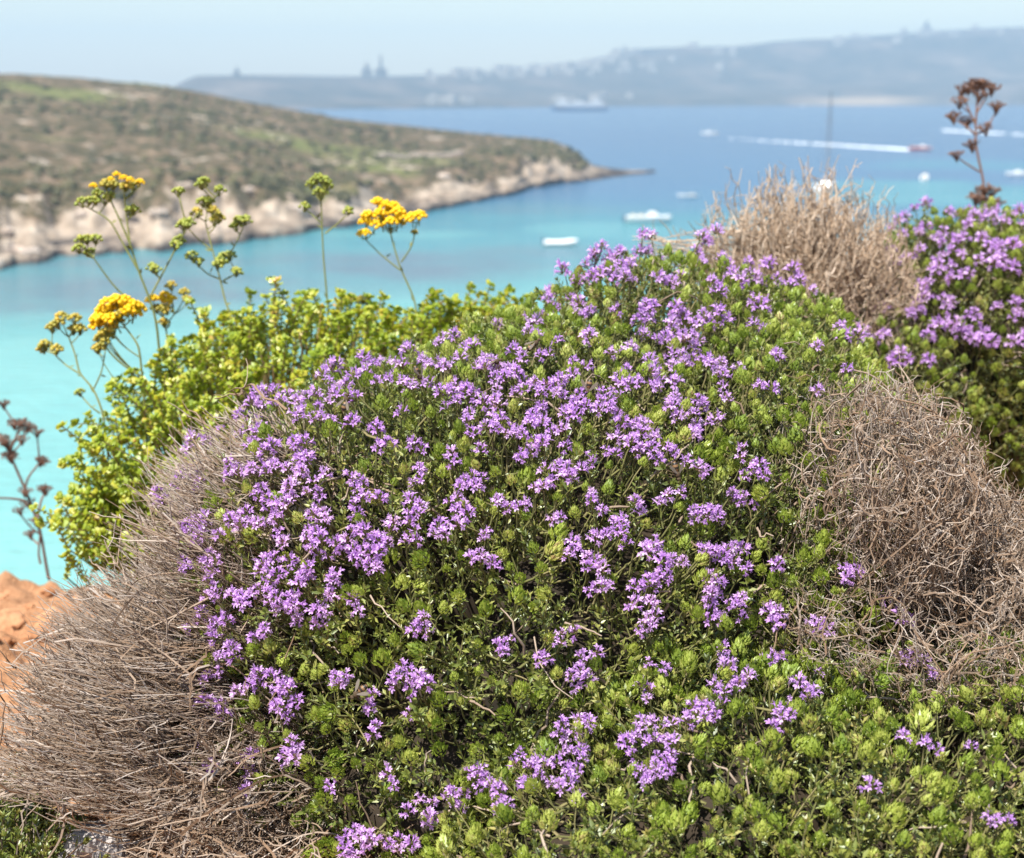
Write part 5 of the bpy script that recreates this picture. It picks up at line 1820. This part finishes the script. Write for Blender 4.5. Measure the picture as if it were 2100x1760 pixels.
def wake(name, label, a, b_, w0, w1, seed):
    p0, p1 = on_sea(*a), on_sea(*b_)
    k = 260
    t = np.linspace(0, 1, k)
    ctr = p0[None] * (1 - t[:, None]) + p1[None] * t[:, None]
    d = nrm((p1 - p0)[None])[0]
    nn_ = np.array([-d[1], d[0], 0])
    W = (w0 + (w1 - w0) * t) * (.75 + .55 * fbm2(t * 22, t * 0, 3, seed))
    W = np.maximum(W, .25)
    W[0] = W[-1] = .05
    cols = np.linspace(-1, 1, 9)
    P = ctr[:, None] + nn_[None, None] * (cols[None, :, None] * W[:, None, None])
    hz = .10 + .28 * (1 - cols[None] ** 2) * (1 + .7 * fbm2(P[..., 0] * .8, P[..., 1] * .8, 3, seed + 2))
    P[..., 2] = np.maximum(hz, .03)
    P[:, 0, 2] = P[:, -1, 2] = -.05
    idx = np.arange(k * 9).reshape(k, 9)
    Fq = np.stack([idx[:-1, :-1], idx[1:, :-1], idx[1:, 1:], idx[:-1, 1:]], -1)
    tt_ = np.repeat(t[:-1, None], 8, 1)
    broken = fbm2(t[:-1, None] * 60 + cols[None, :-1] * 0, cols[None, :-1] * 2.2 + t[:-1, None] * 0, 3, seed + 9)
    b = Buf()
    b.add(P.reshape(-1, 3), Fq[broken > -1.0 + 1.6 * tt_])
    o = b.obj(name, [MAT['foam']], None, True)
    tag(o, kind='stuff')


wake('wake', '', (1872, 308), (1478, 284), 2.9, 1.6, 5)
wake('wake', '', (1936, 268), (2260, 286), 3.6, 4.4, 8)
# ================================================================ air, light, camera
SUN_DIR = nrm(np.array([-.30, -.34, .89]))
w = bpy.data.worlds.new('World')
bpy.context.scene.world = w
w.use_nodes = True
nt = w.node_tree
nt.nodes.clear()
sky = nt.nodes.new('ShaderNodeTexSky')
sky.sky_type = 'NISHITA'
sky.sun_disc = False
el = math.asin(SUN_DIR[2])
sky.sun_elevation = el
sky.sun_rotation = math.atan2(SUN_DIR[0], SUN_DIR[1])
sky.air_density = 1.25
sky.dust_density = 0.4
sky.ozone_density = 0.0
bg = nt.nodes.new('ShaderNodeBackground')
bg.inputs['Strength'].default_value = SKY_STRENGTH
out = nt.nodes.new('ShaderNodeOutputWorld')
nt.links.new(sky.outputs[0], bg.inputs[0])
nt.links.new(bg.outputs[0], out.inputs[0])

sun = bpy.data.lights.new('sun', 'SUN')
sun.energy = SUN_STRENGTH
sun.angle = math.radians(.53)
sun.color = (1.0, .955, .88)
so = bpy.data.objects.new('sun', sun)
C.objects.link(so)
so.rotation_euler = Vector(SUN_DIR).to_track_quat('Z', 'Y').to_euler()

m, nt, ns, lk = new_mat('sea_haze')
v = N(nt, 'ShaderNodeVolumePrincipled', Density=HAZE)
v.inputs['Color'].default_value = HAZE_COL
v.inputs['Anisotropy'].default_value = .0
v.inputs['Density Attribute'].default_value = ''
lk.new(v.outputs[0], N(nt, 'ShaderNodeOutputMaterial').inputs['Volume'])
b = Buf()
box(b, (0, 1950, 98), (8400, 4500, 206))
hz = b.obj('haze', [m])
hz['kind'] = 'stuff'

cam = bpy.data.cameras.new('camera')
cam.lens = 50.0
cam.sensor_width = 36.0
cam.sensor_fit = 'HORIZONTAL'
cam.clip_start = .05
cam.clip_end = 20000
cam.dof.use_dof = True
cam.dof.focus_distance = 1.13
cam.dof.aperture_fstop = 8.5
co = bpy.data.objects.new('camera', cam)
C.objects.link(co)
co.location = CAM
co.rotation_euler = (math.pi / 2 - PITCH, 0, 0)
sc = bpy.context.scene
sc.camera = co
sc.render.engine = 'CYCLES'
sc.cycles.max_bounces = 6
sc.cycles.diffuse_bounces = 3
sc.cycles.glossy_bounces = 2
sc.cycles.transmission_bounces = 3
sc.cycles.volume_bounces = 0
sc.cycles.transparent_max_bounces = 8
sc.cycles.sample_clamp_indirect = 4.0
sc.cycles.use_denoising = True
sc.view_settings.view_transform = 'Standard'
sc.view_settings.look = 'None'
sc.view_settings.gamma = 1.0
sc.view_settings.exposure = EXPOSURE
